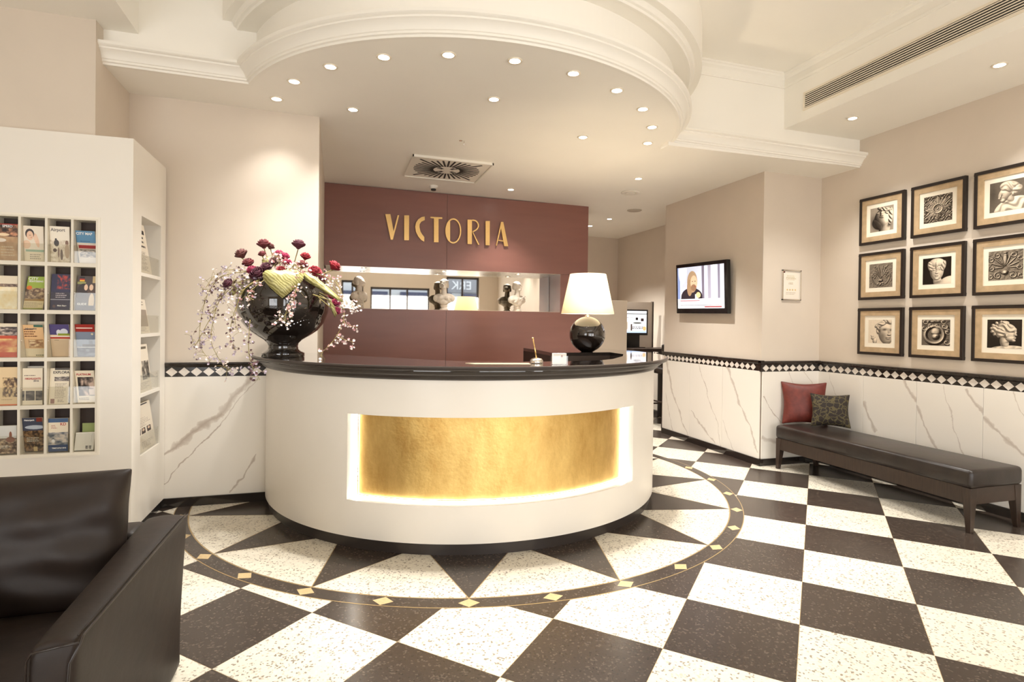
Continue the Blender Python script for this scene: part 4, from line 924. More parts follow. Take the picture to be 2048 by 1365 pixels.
def pillow(name, c, w, h, t, m, parent, R=Matrix.Identity(4), ears=.10, n=14, pin=.8, wr=0, sub=1):
    """square cushion, thin at the seam, puffy in the middle, corners pulled out; width x, height z, thickness y"""
    b = MB(); T_ = Matrix.Translation(c) @ R
    for s in (-1, 1):
        def fn(u, v, s=s):
            x, z = 2*u-1, 2*v-1
            k = ((1-abs(x)**2.6)*(1-abs(z)**2.6))**pin
            px = x*(1-.10*(1-abs(z)**1.6)*ears*6*abs(x)**3*.9); pz = z*(1-.10*(1-abs(x)**1.6)*ears*6*abs(z)**3*.9)
            wv = wr*(sin(9*x+5*z)*.5+sin(15*z-6*x*z)*.5)*(.3+abs(x))
            return T_ @ Vector((px*w/2, s*(t/2*k+.0)+wv*k, pz*h/2))
        b.grid(fn, n, n)
    return b.build(name, m, parent, smooth=True, sub=sub)
def boxcush(name, x0, x1, y0, y1, z0, z1, m, bev=.045, puff=.03, wr=.004):
    b = MB(); n = 14; cx_, cy_, cz_ = (x0+x1)/2, (y0+y1)/2, (z0+z1)/2; hx, hy, hz = (x1-x0)/2, (y1-y0)/2, (z1-z0)/2
    vs = {}; 
    bm = bmesh.new(); bmesh.ops.create_cube(bm, size=2); bmesh.ops.subdivide_edges(bm, edges=bm.edges, cuts=n, use_grid_fill=True)
    for v in bm.verts:
        p = v.co; q = [max(-1, min(1, c)) for c in p]
        k = [1-abs(c)**4 for c in q]
        r_ = min(hx, hy, hz, bev*1.0); o = Vector((q[0]*(hx-r_), q[1]*(hy-r_), q[2]*(hz-r_)))
        dd = Vector([math.copysign(max(0, abs(c)-.86)/.14, c) if abs(c) > .86 else 0 for c in q])
        nn = Vector((q[0]**7, q[1]**7, q[2]**7)); nn = nn.normalized() if nn.length > 0 else nn
        o += nn*r_
        if abs(q[0]) > .999: o.x += math.copysign(puff*k[1]*k[2]*.5, q[0])
        if abs(q[1]) > .999: o.y += math.copysign(puff*k[0]*k[2], q[1])
        if abs(q[2]) > .999: o.z += math.copysign(puff*k[0]*k[1]*.6, q[2])
        w_ = wr*sin(q[0]*7+q[2]*9+q[1]*3)*abs(q[0])**2
        v.co = Vector((cx_+o.x, cy_+o.y+w_, cz_+o.z+w_*.5))
    me = bpy.data.meshes.new(name); bm.to_mesh(me); bm.free(); me.materials.append(m); me.shade_smooth()
    o = bpy.data.objects.new(name, me); COL.objects.link(o); attach(o, sofa); return o
boxcush('seat_cushion', -1.325,-.70, 1.60,2.26,.28,.425, M_LEATHER, .04, .03)
boxcush('seat_cushion', -1.96,-1.335, 1.60,2.26,.28,.425, M_LEATHER, .04, .03)
Rb = Matrix.Rotation(rad(-9), 4, 'X')
for cx_ in (-1.025, -1.64):
    pillow('back_cushion', Vector((cx_+(.012 if cx_ > -1.3 else 0), 2.30, .622)), .68 if cx_ > -1.3 else .58, .475, .25, M_LEATHER, sofa, Rb, ears=.05, pin=.42, n=24, wr=.02)
pl = pillow('throw_pillow', Vector((-1.10, 1.98, .50)), .30, .22, .09, mat('dark_red_fabric', (.13,.012,.016), .8), None, Matrix.Rotation(rad(-35),4,'X') @ Matrix.Rotation(rad(35),4,'Y'), ears=.12)
tag(pl, 'dark red throw pillow on the leather sofa at the frame edge', 'pillow')

# ------------------------------------------------------------------ bench with two cushions
bench = thing('leather_bench', 'long dark leather bench on tapered wooden legs below the framed pictures', 'bench', (4.36, 3.7, 0))
bx0, bx1, by0, by1 = 4.095, 4.60, 2.785, 4.60
b = MB().box(bx0, bx1, by0, by1, .295, .425)
o = b.build('seat', M_LEATHB, bench, smooth=True, bevel=.03)
MB().box(bx0+.012, bx0+.035, by0+.03, by1-.03, .19, .30).box(bx1-.035, bx1-.012, by0+.03, by1-.03, .19, .30).box(bx0+.02, bx1-.02, by0+.012, by0+.035, .19, .30).box(bx0+.02, bx1-.02, by1-.035, by1-.012, .19, .30).build('apron', M_DWOOD, bench)
for x, sx in ((bx0+.008, 1), (bx1-.008, -1)):
    for y, sy in ((by0+.008, 1), (by1-.008, -1)):
        w0, w1 = .05, .032
        vs = [(x, y, 0),(x+sx*w1, y, 0),(x+sx*w1, y+sy*w1, 0),(x, y+sy*w1, 0),(x, y, .298),(x+sx*w0*1.3, y, .298),(x+sx*w0*1.3, y+sy*w0*1.3, .298),(x, y+sy*w0*1.3, .298)]
        MB().add(vs, [(0,1,2,3),(4,5,6,7),(0,1,5,4),(1,2,6,5),(2,3,7,6),(3,0,4,7)]).build('leg', M_DWOOD, bench, bevel=.003)
def weave(name, c0, c1, sc):
    m = bpy.data.materials.new(name); m.use_nodes = True; nt = m.node_tree; N = nt.nodes; L = nt.links; b = N['Principled BSDF']; b.inputs['Roughness'].default_value = .8
    tc = N.new('ShaderNodeTexCoord'); v = N.new('ShaderNodeTexVoronoi'); v.feature = 'DISTANCE_TO_EDGE'; v.inputs['Scale'].default_value = sc
    nz = N.new('ShaderNodeTexNoise'); nz.inputs['Scale'].default_value = 18; ad = N.new('ShaderNodeVectorMath'); ad.operation = 'MULTIPLY_ADD'; ad.inputs[1].default_value = (.06,)*3
    L.new(tc.outputs['Object'], nz.inputs['Vector']); L.new(nz.outputs['Color'], ad.inputs[0]); L.new(tc.outputs['Object'], ad.inputs[2]); L.new(ad.outputs[0], v.inputs['Vector'])
    r = N.new('ShaderNodeValToRGB'); r.color_ramp.elements[0].position = .055; r.color_ramp.elements[0].color = (*c1,1); r.color_ramp.elements[1].position = .085; r.color_ramp.elements[1].color = (*c0,1)
    L.new(v.outputs['Distance'], r.inputs[0]); L.new(r.outputs[0], b.inputs['Base Color']); return m
rp = pillow('cushion', Vector((4.42,4.575,.628)), .45, .445, .13, mat('rust_red_silk', (.15,.024,.015), .5, noise=(25,.25,.2)), None, Matrix.Rotation(rad(-28),4,'Z') @ Matrix.Rotation(rad(-8),4,'X'), ears=.27)
tag(rp, 'rust red silk cushion leaning in the corner on the bench', 'cushion')
dp = pillow('cushion', Vector((4.50,4.34,.588)), .36, .34, .12, weave('dark_olive_damask', (.020,.013,.009), (.09,.07,.028), 22), None, Matrix.Rotation(rad(-38),4,'Z') @ Matrix.Rotation(rad(-16),4,'X'), ears=.27)
tag(dp, 'dark olive and black patterned cushion in front of the red one', 'cushion')

# ------------------------------------------------------------------ framed pictures (painted relief photographs)
def relief(kind, n=220):
    Y, X = np.mgrid[0:n, 0:n]; x = (X+.5)/n*2-1; y = 1-(Y+.5)/n*2
    Hh = np.zeros((n, n)); bg = .8; mask = np.zeros((n, n))
    def E_(cx, cy, rx, ry, h, ang=0, base=0):
        nonlocal Hh, mask
        u = (x-cx)*cos(ang)+(y-cy)*sin(ang); v = -(x-cx)*sin(ang)+(y-cy)*cos(ang)
        m = 1-(u/rx)**2-(v/ry)**2; q = np.where(m > 0, base+h*np.sqrt(np.maximum(m, 0)), 0)
        Hh = np.maximum(Hh, q); mask = np.maximum(mask, np.clip(m*12, 0, 1))
    def dent(cx, cy, rx, ry, h, ang=0):
        nonlocal Hh
        u = (x-cx)*cos(ang)+(y-cy)*sin(ang); v = -(x-cx)*sin(ang)+(y-cy)*cos(ang)
        Hh = Hh-h*np.exp(-((u/rx)**2+(v/ry)**2)*1.5)
    r = np.hypot(x, y); th = np.arctan2(y, x); lx, ly, amb, orn = -.5, .6, .25, False
    rs = np.random.RandomState(abs(hash(kind)) % 1000 if isinstance(kind, int) else 5)
    def hair(cx, cy, rx, ry, h, ang=0, fq=18, base=0, wob=2.2, amp=.055):
        nonlocal Hh, mask
        u = (x-cx)*cos(ang)+(y-cy)*sin(ang); v = -(x-cx)*sin(ang)+(y-cy)*cos(ang)
        m = 1-(u/rx)**2-(v/ry)**2; rid = amp*np.cos(fq*(v+.12*np.sin(u*wob*3+v*2))+1.5*np.sin(u*5))
        Hh = np.where(m > 0, np.maximum(Hh, base+h*np.sqrt(np.maximum(m, 0))+rid*np.clip(m*3, 0, 1)), Hh); mask = np.maximum(mask, np.clip(m*12, 0, 1))
    tone = []                       # painted-in darks and lights of the photograph: (cx, cy, rx, ry, ang, amount)
    if kind == 0:    # head seen from below, lit from the right
        bg = .62; E_(.25,-.75,.5,.75,.4,-.1); E_(.05,.0,.72,.88,.6,-.25); E_(-.25,-.35,.62,.5,.55,-.5)
        hair(.72,.1,.25,.75,.35,-.1,16,.1); hair(.2,.78,.62,.2,.4,-.25,20,.2)
        E_(-.02,.48,.11,.17,.2,-.15,.55); E_(.0,.3,.16,.06,.12,-.15,.6); E_(.0,.16,.2,.055,.1,-.15,.6); E_(.42,.45,.16,.07,.1,-.5,.5); E_(-.38,.52,.14,.06,.1,.2,.42)
        tone = [(-.06,.40,.09,.05,0,-.6),(-.02,.23,.2,.03,-.15,-.55),(.03,.08,.18,.04,-.15,-.35),(-.45,-.25,.5,.65,.5,-.75),(-.1,-.55,.42,.3,.2,-.5),(.42,.37,.15,.03,-.5,-.4),(-.2,.62,.22,.05,.3,-.3),(.35,.0,.25,.5,0,.2),(.62,-.6,.2,.2,0,-.6)]
        lx, ly = .75, .35; amb = .16
    if kind == 1:    # rosette among foliage
        orn = True; Hh = .22*np.abs(np.sin(x*13+3*np.sin(y*7)))*np.abs(np.sin(y*12+3*np.sin(x*6)))+.1
        pet = np.clip(1-(r/(.80+.12*np.cos(th*8)))**6, 0, 1); pr = .3+.16*np.abs(np.cos(th*8))**.5+.05*np.cos(th*40); Hh = Hh*(1-pet)+pet*pr*(1.1-.5*r)
        ringm = (r < .36); Hh = np.where(ringm, .55-.9*np.abs(r-.33)*(r > .27), Hh); Hh = np.where(r < .27, .3+.12*np.abs(np.cos(th*7))*(r/.27), Hh); E_(0,0,.07,.07,.2,0,.3)
    if kind == 2:    # statue glancing down to the left
        bg = .38; hair(.35,-.95,1.15,.8,.35,.3,12); E_(.15,-.15,.24,.55,.35,.5)
        E_(-.08,.12,.40,.52,.5,-.45); E_(-.36,.02,.07,.22,.2,-.35,.38); E_(-.42,-.12,.09,.07,.12,0,.42); E_(-.22,-.30,.14,.12,.2,0,.35)
        hair(.18,.55,.62,.40,.5,-.3,17,.12); hair(.55,.30,.38,.3,.5,.5,15,.15); E_(.36,.05,.07,.12,.15,0,.5)
        tone = [(-.28,.10,.13,.03,-.3,-.5),(-.26,.19,.16,.03,-.3,-.35),(-.33,-.22,.10,.02,-.2,-.5),(.05,-.45,.28,.10,.3,-.4),(-.8,.2,.3,.7,0,-.25)]
        lx, ly = -.3, .7; amb = .42
    if kind == 3:    # acanthus fan over a hanging festoon
        orn = True; Hh = .1+.06*noise2(n, n, 18, 7)
        for s in (-1,1):
            for k in range(3): E_(s*(.10+.11*k), .25-.04*k, .045, .62-.08*k, .35, -s*(.18+.22*k))
            E_(s*.5,.72,.16,.06,.3,s*.5); E_(s*.38,.62,.12,.05,.3,-s*.8)
            for k in range(10): E_(s*(.42+.1*(k % 4)), .22-.13*(k//3), .085, .06, .3, s*k*.8)
            for k in range(13): q = rad(-90+s*(8+7*k)); E_(.80*cos(q)*1.0, .02+.85*sin(q), .075, .05, .3, q+pi/2)
        E_(0,-.42,.20,.12,.5); E_(-.08,-.40,.06,.05,.15,0,.45); E_(.08,-.40,.06,.05,.15,0,.45); E_(-.2,-.66,.16,.08,.3,.4); E_(.2,-.66,.16,.08,.3,-.4); E_(0,-.72,.12,.12,.35)
    if kind == 4:    # frontal face, parted hair
        bg = .06; E_(.75,-1.0,.75,.5,.3,.5); E_(.05,-.75,.30,.45,.35); E_(0,-.02,.50,.70,.55); E_(0,-.42,.33,.34,.5,0,.06)
        hair(-.44,.34,.20,.42,.5,.25,18,.12,amp=.09); hair(.44,.34,.20,.42,.5,-.25,18,.12,amp=.09); E_(0,.58,.56,.38,.5,0,.10); hair(0,.36,.5,.10,.3,pi/2,22,.42)
        E_(0,.02,.06,.22,.13,0,.5); E_(0,-.16,.10,.06,.14,0,.56); E_(-.2,.10,.11,.045,.08,0,.5); E_(.2,.10,.11,.045,.08,0,.5); E_(0,-.33,.13,.035,.08,0,.58); E_(0,-.42,.10,.04,.08,0,.57); E_(0,-.58,.14,.10,.12,0,.48)
        tone = [(-.2,.19,.15,.035,-.05,-.45),(.2,.19,.15,.035,.05,-.45),(-.2,.05,.13,.02,0,-.35),(.2,.05,.13,.02,0,-.35),(0,-.375,.13,.015,0,-.6),(0,-.215,.08,.02,0,-.45),(-.42,-.2,.12,.4,0,-.3),(.1,-.85,.3,.14,.2,-.4)]
        lx, ly = .3, .45; amb = .46
    if kind == 5:    # palmette with scrolls
        orn = True; Hh = .1+.08*noise2(n, n, 16, 9); E_(0,.35,.17,.5,.35)
        for k in range(5): E_(0, .15+.17*k, .24-.03*k, .07, .3)
        for s in (-1,1):
            for k in range(4): q = rad(70-24*k); E_(s*.5*cos(q), -.15+.5*sin(q), .48, .06, .35, q if s > 0 else pi-q)
            for qx, qy, qr in ((.45,.70,.22),(.82,.45,.2),(.78,-.15,.2),(.42,-.70,.26),(.86,-.72,.18)):
                rr = np.hypot(x-s*qx, y-qy); tt = np.arctan2(y-qy, (x-s*qx)*s); Hh = np.maximum(Hh, .42*np.clip(np.cos(rr*30-tt)+.3, 0, 1)*(rr < qr))
        E_(0,-.5,.20,.18,.5); E_(0,-.52,.08,.07,.1,0,.5)
    if kind == 6:    # three-quarter face close up, cut by the right edge
        bg = .92; E_(.52,-.12,.66,.98,.6,.12); hair(.1,.62,.62,.22,.5,.45,16,.2,amp=.08); hair(-.12,.25,.18,.5,.45,-.1,14,.15,amp=.08); hair(.75,.85,.5,.2,.5,-.3,16,.25,amp=.08)
        E_(.78,.0,.09,.30,.14,.05,.52); E_(.80,-.24,.15,.08,.16,0,.58); E_(.72,-.45,.20,.05,.1,0,.6); E_(.70,-.56,.17,.06,.1,0,.6); E_(-.55,-.55,.22,.18,.25,.4); E_(-.42,-.8,.2,.3,.25); E_(-.68,-.4,.12,.07,.2,-.4)
        tone = [(.42,.18,.27,.12,.1,-.55),(.42,.14,.16,.05,.1,-.2),(.92,.15,.1,.12,0,-.5),(.70,-.505,.2,.02,0,-.55),(.74,-.33,.14,.03,0,-.5),(.25,-.35,.3,.4,.3,-.28),(0,.1,.12,.3,0,-.4),(-.55,-.45,.1,.06,0,-.3)]
        lx, ly = .2, .6; amb = .40
    if kind == 7:    # carved spiral
        orn = True; Hh = .04+.0*x; rr = np.hypot(x+.08, y+.18); tt = np.arctan2(y+.18, x+.08)
        Hh = np.maximum(Hh, .42*np.clip(1-np.abs(rr-.66)/.17, 0, 1)**.5); Hh = np.maximum(Hh, .45*np.clip(1-(np.hypot(x-.02,y-.05)/.36)**3, 0, 1)**.5*(y > -.1)); E_(.02,-.30,.28,.26,.5); E_(.05,-.28,.06,.05,.15,0,.45)
        for qx, qy, qr in ((-.82,.35,.24),(-.35,.58,.22),(.12,.55,.2),(.62,.5,.25),(.78,-.72,.26),(.55,.85,.2),(-.75,.85,.22),(.85,.05,.2)):
            q2 = np.hypot(x-qx, y-qy); t2 = np.arctan2(y-qy, x-qx); Hh = np.maximum(Hh, .40*np.clip(np.cos(q2*26-t2)+.35, 0, 1)*(q2 < qr))
        hair(.78,.25,.22,.4,.3,.4,20); hair(.0,.88,1.0,.12,.3,0,20)
    if kind == 8:    # profile to the right with curled hair
        bg = .07; hair(.1,-1.02,1.0,.22,.3,.1,8); E_(.02,-.55,.27,.5,.4,.12); E_(.22,.02,.44,.50,.5); E_(.30,-.30,.32,.24,.45,.2,.04)
        E_(.60,.02,.10,.22,.30,-.35,.1); E_(.665,-.07,.075,.06,.2,0,.15); E_(.60,-.24,.09,.045,.2,0,.2); E_(.59,-.31,.085,.045,.2,0,.2); E_(.52,-.45,.14,.10,.25,0,.15); E_(.52,.28,.2,.2,.3,0,.15)
        hair(.12,.42,.56,.34,.5,-.25,15,.2,amp=.08); hair(-.25,.15,.36,.42,.5,.5,14,.18,amp=.08); hair(-.5,.3,.28,.34,.45,.2,16,.1,amp=.08); hair(.0,.76,.3,.16,.4,0,18,.15,amp=.09)
        for k in range(7): q = rad(95+26*k); E_(-.12+.62*cos(q), .32+.5*sin(q), .12, .10, .28, q, .2)
        E_(.12,-.12,.07,.12,.15,0,.5)
        tone = [(.50,.12,.12,.03,.1,-.5),(.48,.20,.15,.025,.15,-.3),(.62,-.275,.07,.012,0,-.5),(.25,-.55,.25,.08,.3,-.45),(.0,-.2,.12,.2,0,-.3)]
        lx, ly = .45, .5; amb = .42
    for _ in range(3 if orn else 7):
        P_ = np.pad(Hh, 1, mode='edge'); Hh = (P_[:-2,1:-1]+P_[2:,1:-1]+P_[1:-1,:-2]+P_[1:-1,2:]+2*P_[1:-1,1:-1])/6
    gy, gx = np.gradient(Hh, 2/n); nz_ = 1/np.sqrt(gx**2+gy**2+1); nx_, ny_ = -gx*nz_, gy*nz_
    l = np.array([lx, ly, .75]); l = l/np.linalg.norm(l); sh = np.clip(nx_*l[0]+ny_*l[1]+nz_*l[2], 0, 1)
    g_ = amb+(1.02-amb)*sh
    if orn: g_ = .10+1.05*sh*(.35+1.3*np.clip(Hh, 0, .5)); g_ += .10*(noise2(n, n, 40, 4)-.5)
    else: g_ = g_*mask+bg*(1-mask); g_ += .05*(noise2(n, n, 24, 4)-.5)
    for tx, ty, ra, rb, ta, am in tone:
        u = (x-tx)*cos(ta)+(y-ty)*sin(ta); v = -(x-tx)*sin(ta)+(y-ty)*cos(ta); k_ = np.exp(-((u/ra)**2+(v/rb)**2)*1.4)
        g_ = g_*(1+am*k_) if am < 0 else g_+am*k_*mask
    g_ = np.clip(g_, 0, 1)[..., None]
    return g_**1.0*np.array([.95,.88,.78])+(1-g_)*np.array([.06,.035,.02])*.9
PIC = ['framed photo of a stone head gazing upward, top left of the grid', 'framed photo of a carved rosette, top middle of the grid', 'framed photo of a statue looking down to the left, top right',
       'framed photo of carved acanthus fan, left of the middle row', 'framed photo of a white classical face on black, centre of the grid', 'framed photo of a carved palmette with scrolls, right of the middle row',
       'framed photo of a curly-haired stone face on white, bottom left of the grid', 'framed photo of a carved spiral scroll, bottom middle of the grid', 'framed photo of a marble head in profile on black, bottom right']
ys_ = [(4.245,3.797),(3.737,3.287),(3.227,2.78)]; zs_ = [(2.148,2.584),(1.637,2.071),(1.131,1.560)]
M_FRAME = mat('black_frame', (.018,.011,.008), .35); M_LINER = mat('champagne_liner', (.55,.40,.24), .4, .25, noise=(20,.12,0)); M_MAT = mat('cream_passepartout', (.86,.78,.64), .8)
for r in range(3):
    for c in range(3):
        (ya, yb), (za, zb) = ys_[c], zs_[r]; k = r*3+c; xf = XR-.03
        t = thing('framed_picture', PIC[k], 'picture', (XR, (ya+yb)/2, (za+zb)/2), 'framed stone photographs on the right wall')
        def fr_(mb, d0, d1, x0, x1):
            mb.box(x0, x1, yb+d0, ya-d0, zb-d1, zb-d0); mb.box(x0, x1, yb+d0, ya-d0, za+d0, za+d1)
            mb.box(x0, x1, ya-d1, ya-d0, za+d1, zb-d1); mb.box(x0, x1, yb+d0, yb+d1, za+d1, zb-d1); return mb
        fr_(MB(), 0, .024, xf, XR-.001).build('frame', M_FRAME, t, bevel=.002)
        fr_(MB(), .024, .070, xf+.006, XR-.004).build('liner', M_LINER, t)
        MB().box(xf+.012, XR-.006, yb+.07, ya-.07, za+.07, zb-.07).build('passepartout', M_MAT, t)
        e = .108; image_plane('print', pixels(f'stone_photo_{k}', relief(k), .25), [(xf+.0112, ya-e, za+e), (xf+.0112, yb+e, za+e), (xf+.0112, yb+e, zb-e), (xf+.0112, ya-e, zb-e)], t)
# certificate
ct = thing('certificate', 'small silver-framed white certificate with gold stars beside the television', 'certificate', (4.37, YC, 1.795))
x0, x1, z0, z1 = 4.257, 4.487, 1.645, 1.948
MB().box(x0,x1,YC-.016,YC-.0,z1-.01,z1).box(x0,x1,YC-.016,YC,z0,z0+.01).box(x0,x0+.01,YC-.016,YC,z0,z1).box(x1-.01,x1,YC-.016,YC,z0,z1).build('frame', M_CHROME, ct)
a = canvas(120,160,(.95,.91,.85)); rect(a,.04,.02,.14,.08,(.15,.1,.1)); rect(a,.06,.03,.10,.06,(.7,.1,.1)); lines(a,.25,.17,.75,.2,1,(.7,.6,.3),1); lines(a,.2,.22,.8,.34,3,(.75,.68,.5),3); lines(a,.35,.4,.65,.48,2,(.6,.5,.35),2); lines(a,.2,.75,.8,.85,2,(.75,.68,.6),5)
doc = image_plane('document', pixels('certificate_sheet', a, .3), [(x0+.008,YC-.006,z0+.008),(x1-.008,YC-.006,z0+.008),(x1-.008,YC-.006,z1-.008),(x0+.008,YC-.006,z1-.008)], ct)
for k in range(4):
    cx_, cz_ = x0+.065+k*.033, z0+.105; st = [(cx_+(.011 if i % 2 == 0 else .005)*sin(i*pi/5), cz_+(.011 if i % 2 == 0 else .005)*cos(i*pi/5)) for i in range(10)]
    MB().prism(st, 0, .0008, Matrix.Translation((0,YC-.0065,0)) @ Matrix.Rotation(pi/2,4,'X')).build('star', mat('gold_star', (.75,.55,.15), .35, .5), doc)
# television
tv = thing('television', 'flat black wall television showing a long-haired man in an interview', 'television', (XC, 5.62, 1.8))
q = [Vector((3.955,6.10,1.525)), Vector((3.955,5.15,1.510)), Vector((3.935,5.15,2.083)), Vector((3.935,6.10,2.108))]
dn = Vector((.045,0,0)); vs = q+[p+dn for p in q]
MB().add(vs, [(0,1,2,3),(4,7,6,5),(0,4,5,1),(3,2,6,7),(0,3,7,4),(1,5,6,2)]).build('housing', M_SCREENB, tv, bevel=.004)
a = canvas(320,190,(.78,.80,.86))
for x, w_, c in ((0,.06,(.55,.62,.8)),(.06,.05,(.92,.93,.96)),(.55,.05,(.45,.42,.48)),(.62,.03,(.93,.93,.97)),(.68,.06,(.62,.6,.66)),(.78,.07,(.93,.94,.97)),(.88,.04,(.5,.48,.55)),(.94,.06,(.85,.86,.9))): rect(a,x,0,x+w_,.78,c)
ell(a,.12,.1,.1,.3,(.85,.88,.95)); ell(a,.32,.72,.24,.22,(.16,.14,.17)); rect(a,.08,.74,.56,1,(.16,.14,.17)); ell(a,.34,.36,.115,.26,(.66,.55,.43)); ell(a,.28,.5,.06,.2,(.62,.50,.38)); ell(a,.375,.38,.075,.17,(.86,.70,.58)); ell(a,.37,.50,.06,.08,(.55,.42,.32)); ell(a,.40,.475,.02,.012,(.6,.3,.25)); ell(a,.345,.35,.012,.01,(.2,.15,.12)); ell(a,.405,.35,.012,.01,(.2,.15,.12)); rect(a,.40,.66,.47,.78,(.92,.92,.92)); ell(a,.47,.68,.05,.07,(.9,.78,.55))
rect(a,0,.77,1,1,(.95,.95,.97)); rect(a,.06,.80,.5,.83,(.72,.5,.52)); rect(a,.06,.92,.9,.93,(.3,.28,.3)); rect(a,.6,.95,.95,.98,(.6,.3,.3)); rect(a,.04,.90,.4,.91,(.5,.5,.55))
ax = lambda u, v: (q[0]*(1-u)+q[1]*u)*(1-v)+(q[3]*(1-u)+q[2]*u)*v+Vector((-.0012,0,0))
image_plane('screen', pixels('tv_picture', a, .3, .6), [ax(.035,.10), ax(.95,.10), ax(.95,.93), ax(.035,.93)], tv)
MB().box(3.98, XC+.0, 5.45, 5.80, 1.65, 1.95).build('wall_mount', M_RUBBER, tv)

# ------------------------------------------------------------------ ceiling fittings
Z1 = lambda x: L1(x)
def downlight(x, y, z, label, r=.038, power=None, tiltx=0, group='recessed ceiling downlights'):
    t = thing('ceiling_downlight', label, 'downlight', (x, y, z), group)
    o = bpy.data.objects.new('ring', DR); COL.objects.link(o); o.parent = t; o.scale = (r/.038,)*3
    o = bpy.data.objects.new('lens', DL); COL.objects.link(o); o.parent = t; o.scale = (r/.038,)*3
    d = bpy.data.lights.new('downlight_bulb', 'SPOT'); d.energy = power or SPOT_W; d.color = SPOT_COL; d.spot_size = rad(100); d.spot_blend = .9; d.shadow_soft_size = .03
    l = bpy.data.objects.new('downlight_bulb', d); COL.objects.link(l); l.parent = t; l.location = (0,0,-.02)
    return t
DR = MB().lathe([(.03,.004),(.044,.004),(.046,-.002),(.043,-.006),(.032,-.004),(.03,.004)], seg=24).mesh('ring'); DR.materials.append(mat('downlight_rim', (.9,.82,.68), .3, .3)); DR.shade_smooth()
DL = MB().lathe([(.0005,-.007),(.032,-.0035)], seg=24).mesh('lens'); DL.materials.append(M_LAMP)
ORD = ['first','second','third','fourth','fifth','sixth','seventh','eighth','ninth','tenth','last']
for k in range(11):
    a = rad(-76.3+14.84*k); x, y = CX+1.535*sin(a), CY-1.535*cos(a)
    downlight(x, y, Z1(x)-.001, f'{ORD[k]} downlight from the left in the arc over the desk', power=SPOT_W*(.25 if k == 0 else .85))
for x, y, lb in [(.11,4.50,'inner ceiling downlight above the flowers'),(1.05,3.93,'inner ceiling downlight above the desk centre'),(1.958,4.44,'inner ceiling downlight above the table lamp'),(3.04,5.44,'ceiling downlight between desk and television'),
        (1.94,6.45,'ceiling downlight close to the mahogany wall'),(3.786,7.6,'ceiling downlight in front of the far corner'),(3.775,8.24,'farthest ceiling downlight at the mahogany wall edge')]:
    downlight(x, y, Z1(x)-.001, lb, power=(SPOT_W*.5 if x < .5 else SPOT_W if x < 2.5 else SPOT_W*2.4))
for x, y, lb in [(4.19,3.86,'bulkhead downlight nearest the ceiling step on the right'),(4.26,2.77,'bulkhead downlight at the right edge above the pictures'),]:
    downlight(x, y, ZBR(x)-.001, lb, group='bulkhead downlights')
for x, y in [(4.26,1.7),(4.26,.6)]:
    downlight(x, y, ZBR(x)-.001, f'bulkhead downlight {"near" if y > 1 else "far"} beyond the right edge of view', group='bulkhead downlights')
# square swirl diffuser
vt = thing('ceiling_diffuser', 'square white ceiling air diffuser with radial black slots', 'air vent', (1.075, 5.87, L1(1.075)))
tl_ = Matrix.Translation((1.075,5.87,L1(1.075))) @ Matrix.Rotation(math.atan(.0157), 4, 'Y')
MB().box(-.39,.39,-.39,.39,-.012,.0,tl_).build('plate', M_PLAST, vt, bevel=.002)
MB().box(-.395,.395,-.395,-.383,-.022,.0,tl_).box(-.395,.395,.383,.395,-.022,.0,tl_).box(-.395,-.383,-.395,.395,-.022,0,tl_).box(.383,.395,-.395,.395,-.022,0,tl_).build('rim', M_PLAST, vt)
slm = mat('slot_dark', (.01,.008,.007), .6)
for k in range(36):
    a = 2*pi*k/36; dg = k % 9 == 4 or k % 9 == 5
    long_ = k in (4, 13, 22, 31); r0 = .06 if long_ else .135; r1 = .43 if long_ else .335
    MB().box(r0, r1, -.0095, .0095, -.0145, -.012, tl_ @ Matrix.Rotation(a+rad(4), 4, 'Z')).build('slot', slm, vt)
for k in (0,9,18,27,): MB().box(.06,.12,-.0085,.0085,-.0145,-.012, tl_ @ Matrix.Rotation(2*pi*k/36+rad(28),4,'Z')).build('slot', slm, vt)
MB().lathe([(.001,-.0135),(.132,-.0135),(.134,-.012)], seg=40).build('hub', M_PLAST, vt).data.transform(tl_)
sd = thing('smoke_detector', 'small white smoke detector by the top of the mahogany wall', 'smoke detector', (1.066, 6.64, L1(1.066)))
lathe_child(sd, 'housing', [(.001,0),(.05,0),(.05,-.012),(.042,-.032),(.03,-.036),(.001,-.036)], M_PLAST, 32)
lathe_child(sd, 'grille', [(.028,-.034),(.03,-.05),(.024,-.056),(.001,-.056)], M_RUBBER, 24)
dv = thing('disc_vent', 'round white ceiling disc valve between desk and television', 'air vent', (3.27, 6.03, L1(3.27)))
lathe_child(dv, 'ring', [(.06,0),(.105,0),(.108,-.006),(.10,-.014),(.07,-.012),(.06,0)], M_PLAST, 40)
lathe_child(dv, 'disc', [(.001,-.02),(.05,-.018),(.055,-.010),(.04,0)], M_PLAST, 40)
sp = thing('ceiling_speaker', 'flat round ceiling speaker farther back near the corner', 'speaker', (3.81, 6.91, L1(3.81)))
lathe_child(sp, 'grille', [(.001,-.012),(.085,-.010),(.095,-.004),(.097,0)], mat('speaker_grille', (.5,.44,.36), .6), 40)
hk = MB().tube([(1.05,4.91,L1(1.05)),(1.05,4.91,L1(1.05)-.03)], .004, 6).ellip((1.05,4.91,L1(1.05)-.03),(.008,.008,.006),8,6).lathe([(.001,L1(1.05)-.004),(.014,L1(1.05)-.004),(.014,L1(1.05))],(1.02,4.91),16).build('sprinkler', M_CHROME)
tag(hk, 'tiny silver sprinkler head in the lower ceiling before the diffuser', 'sprinkler')
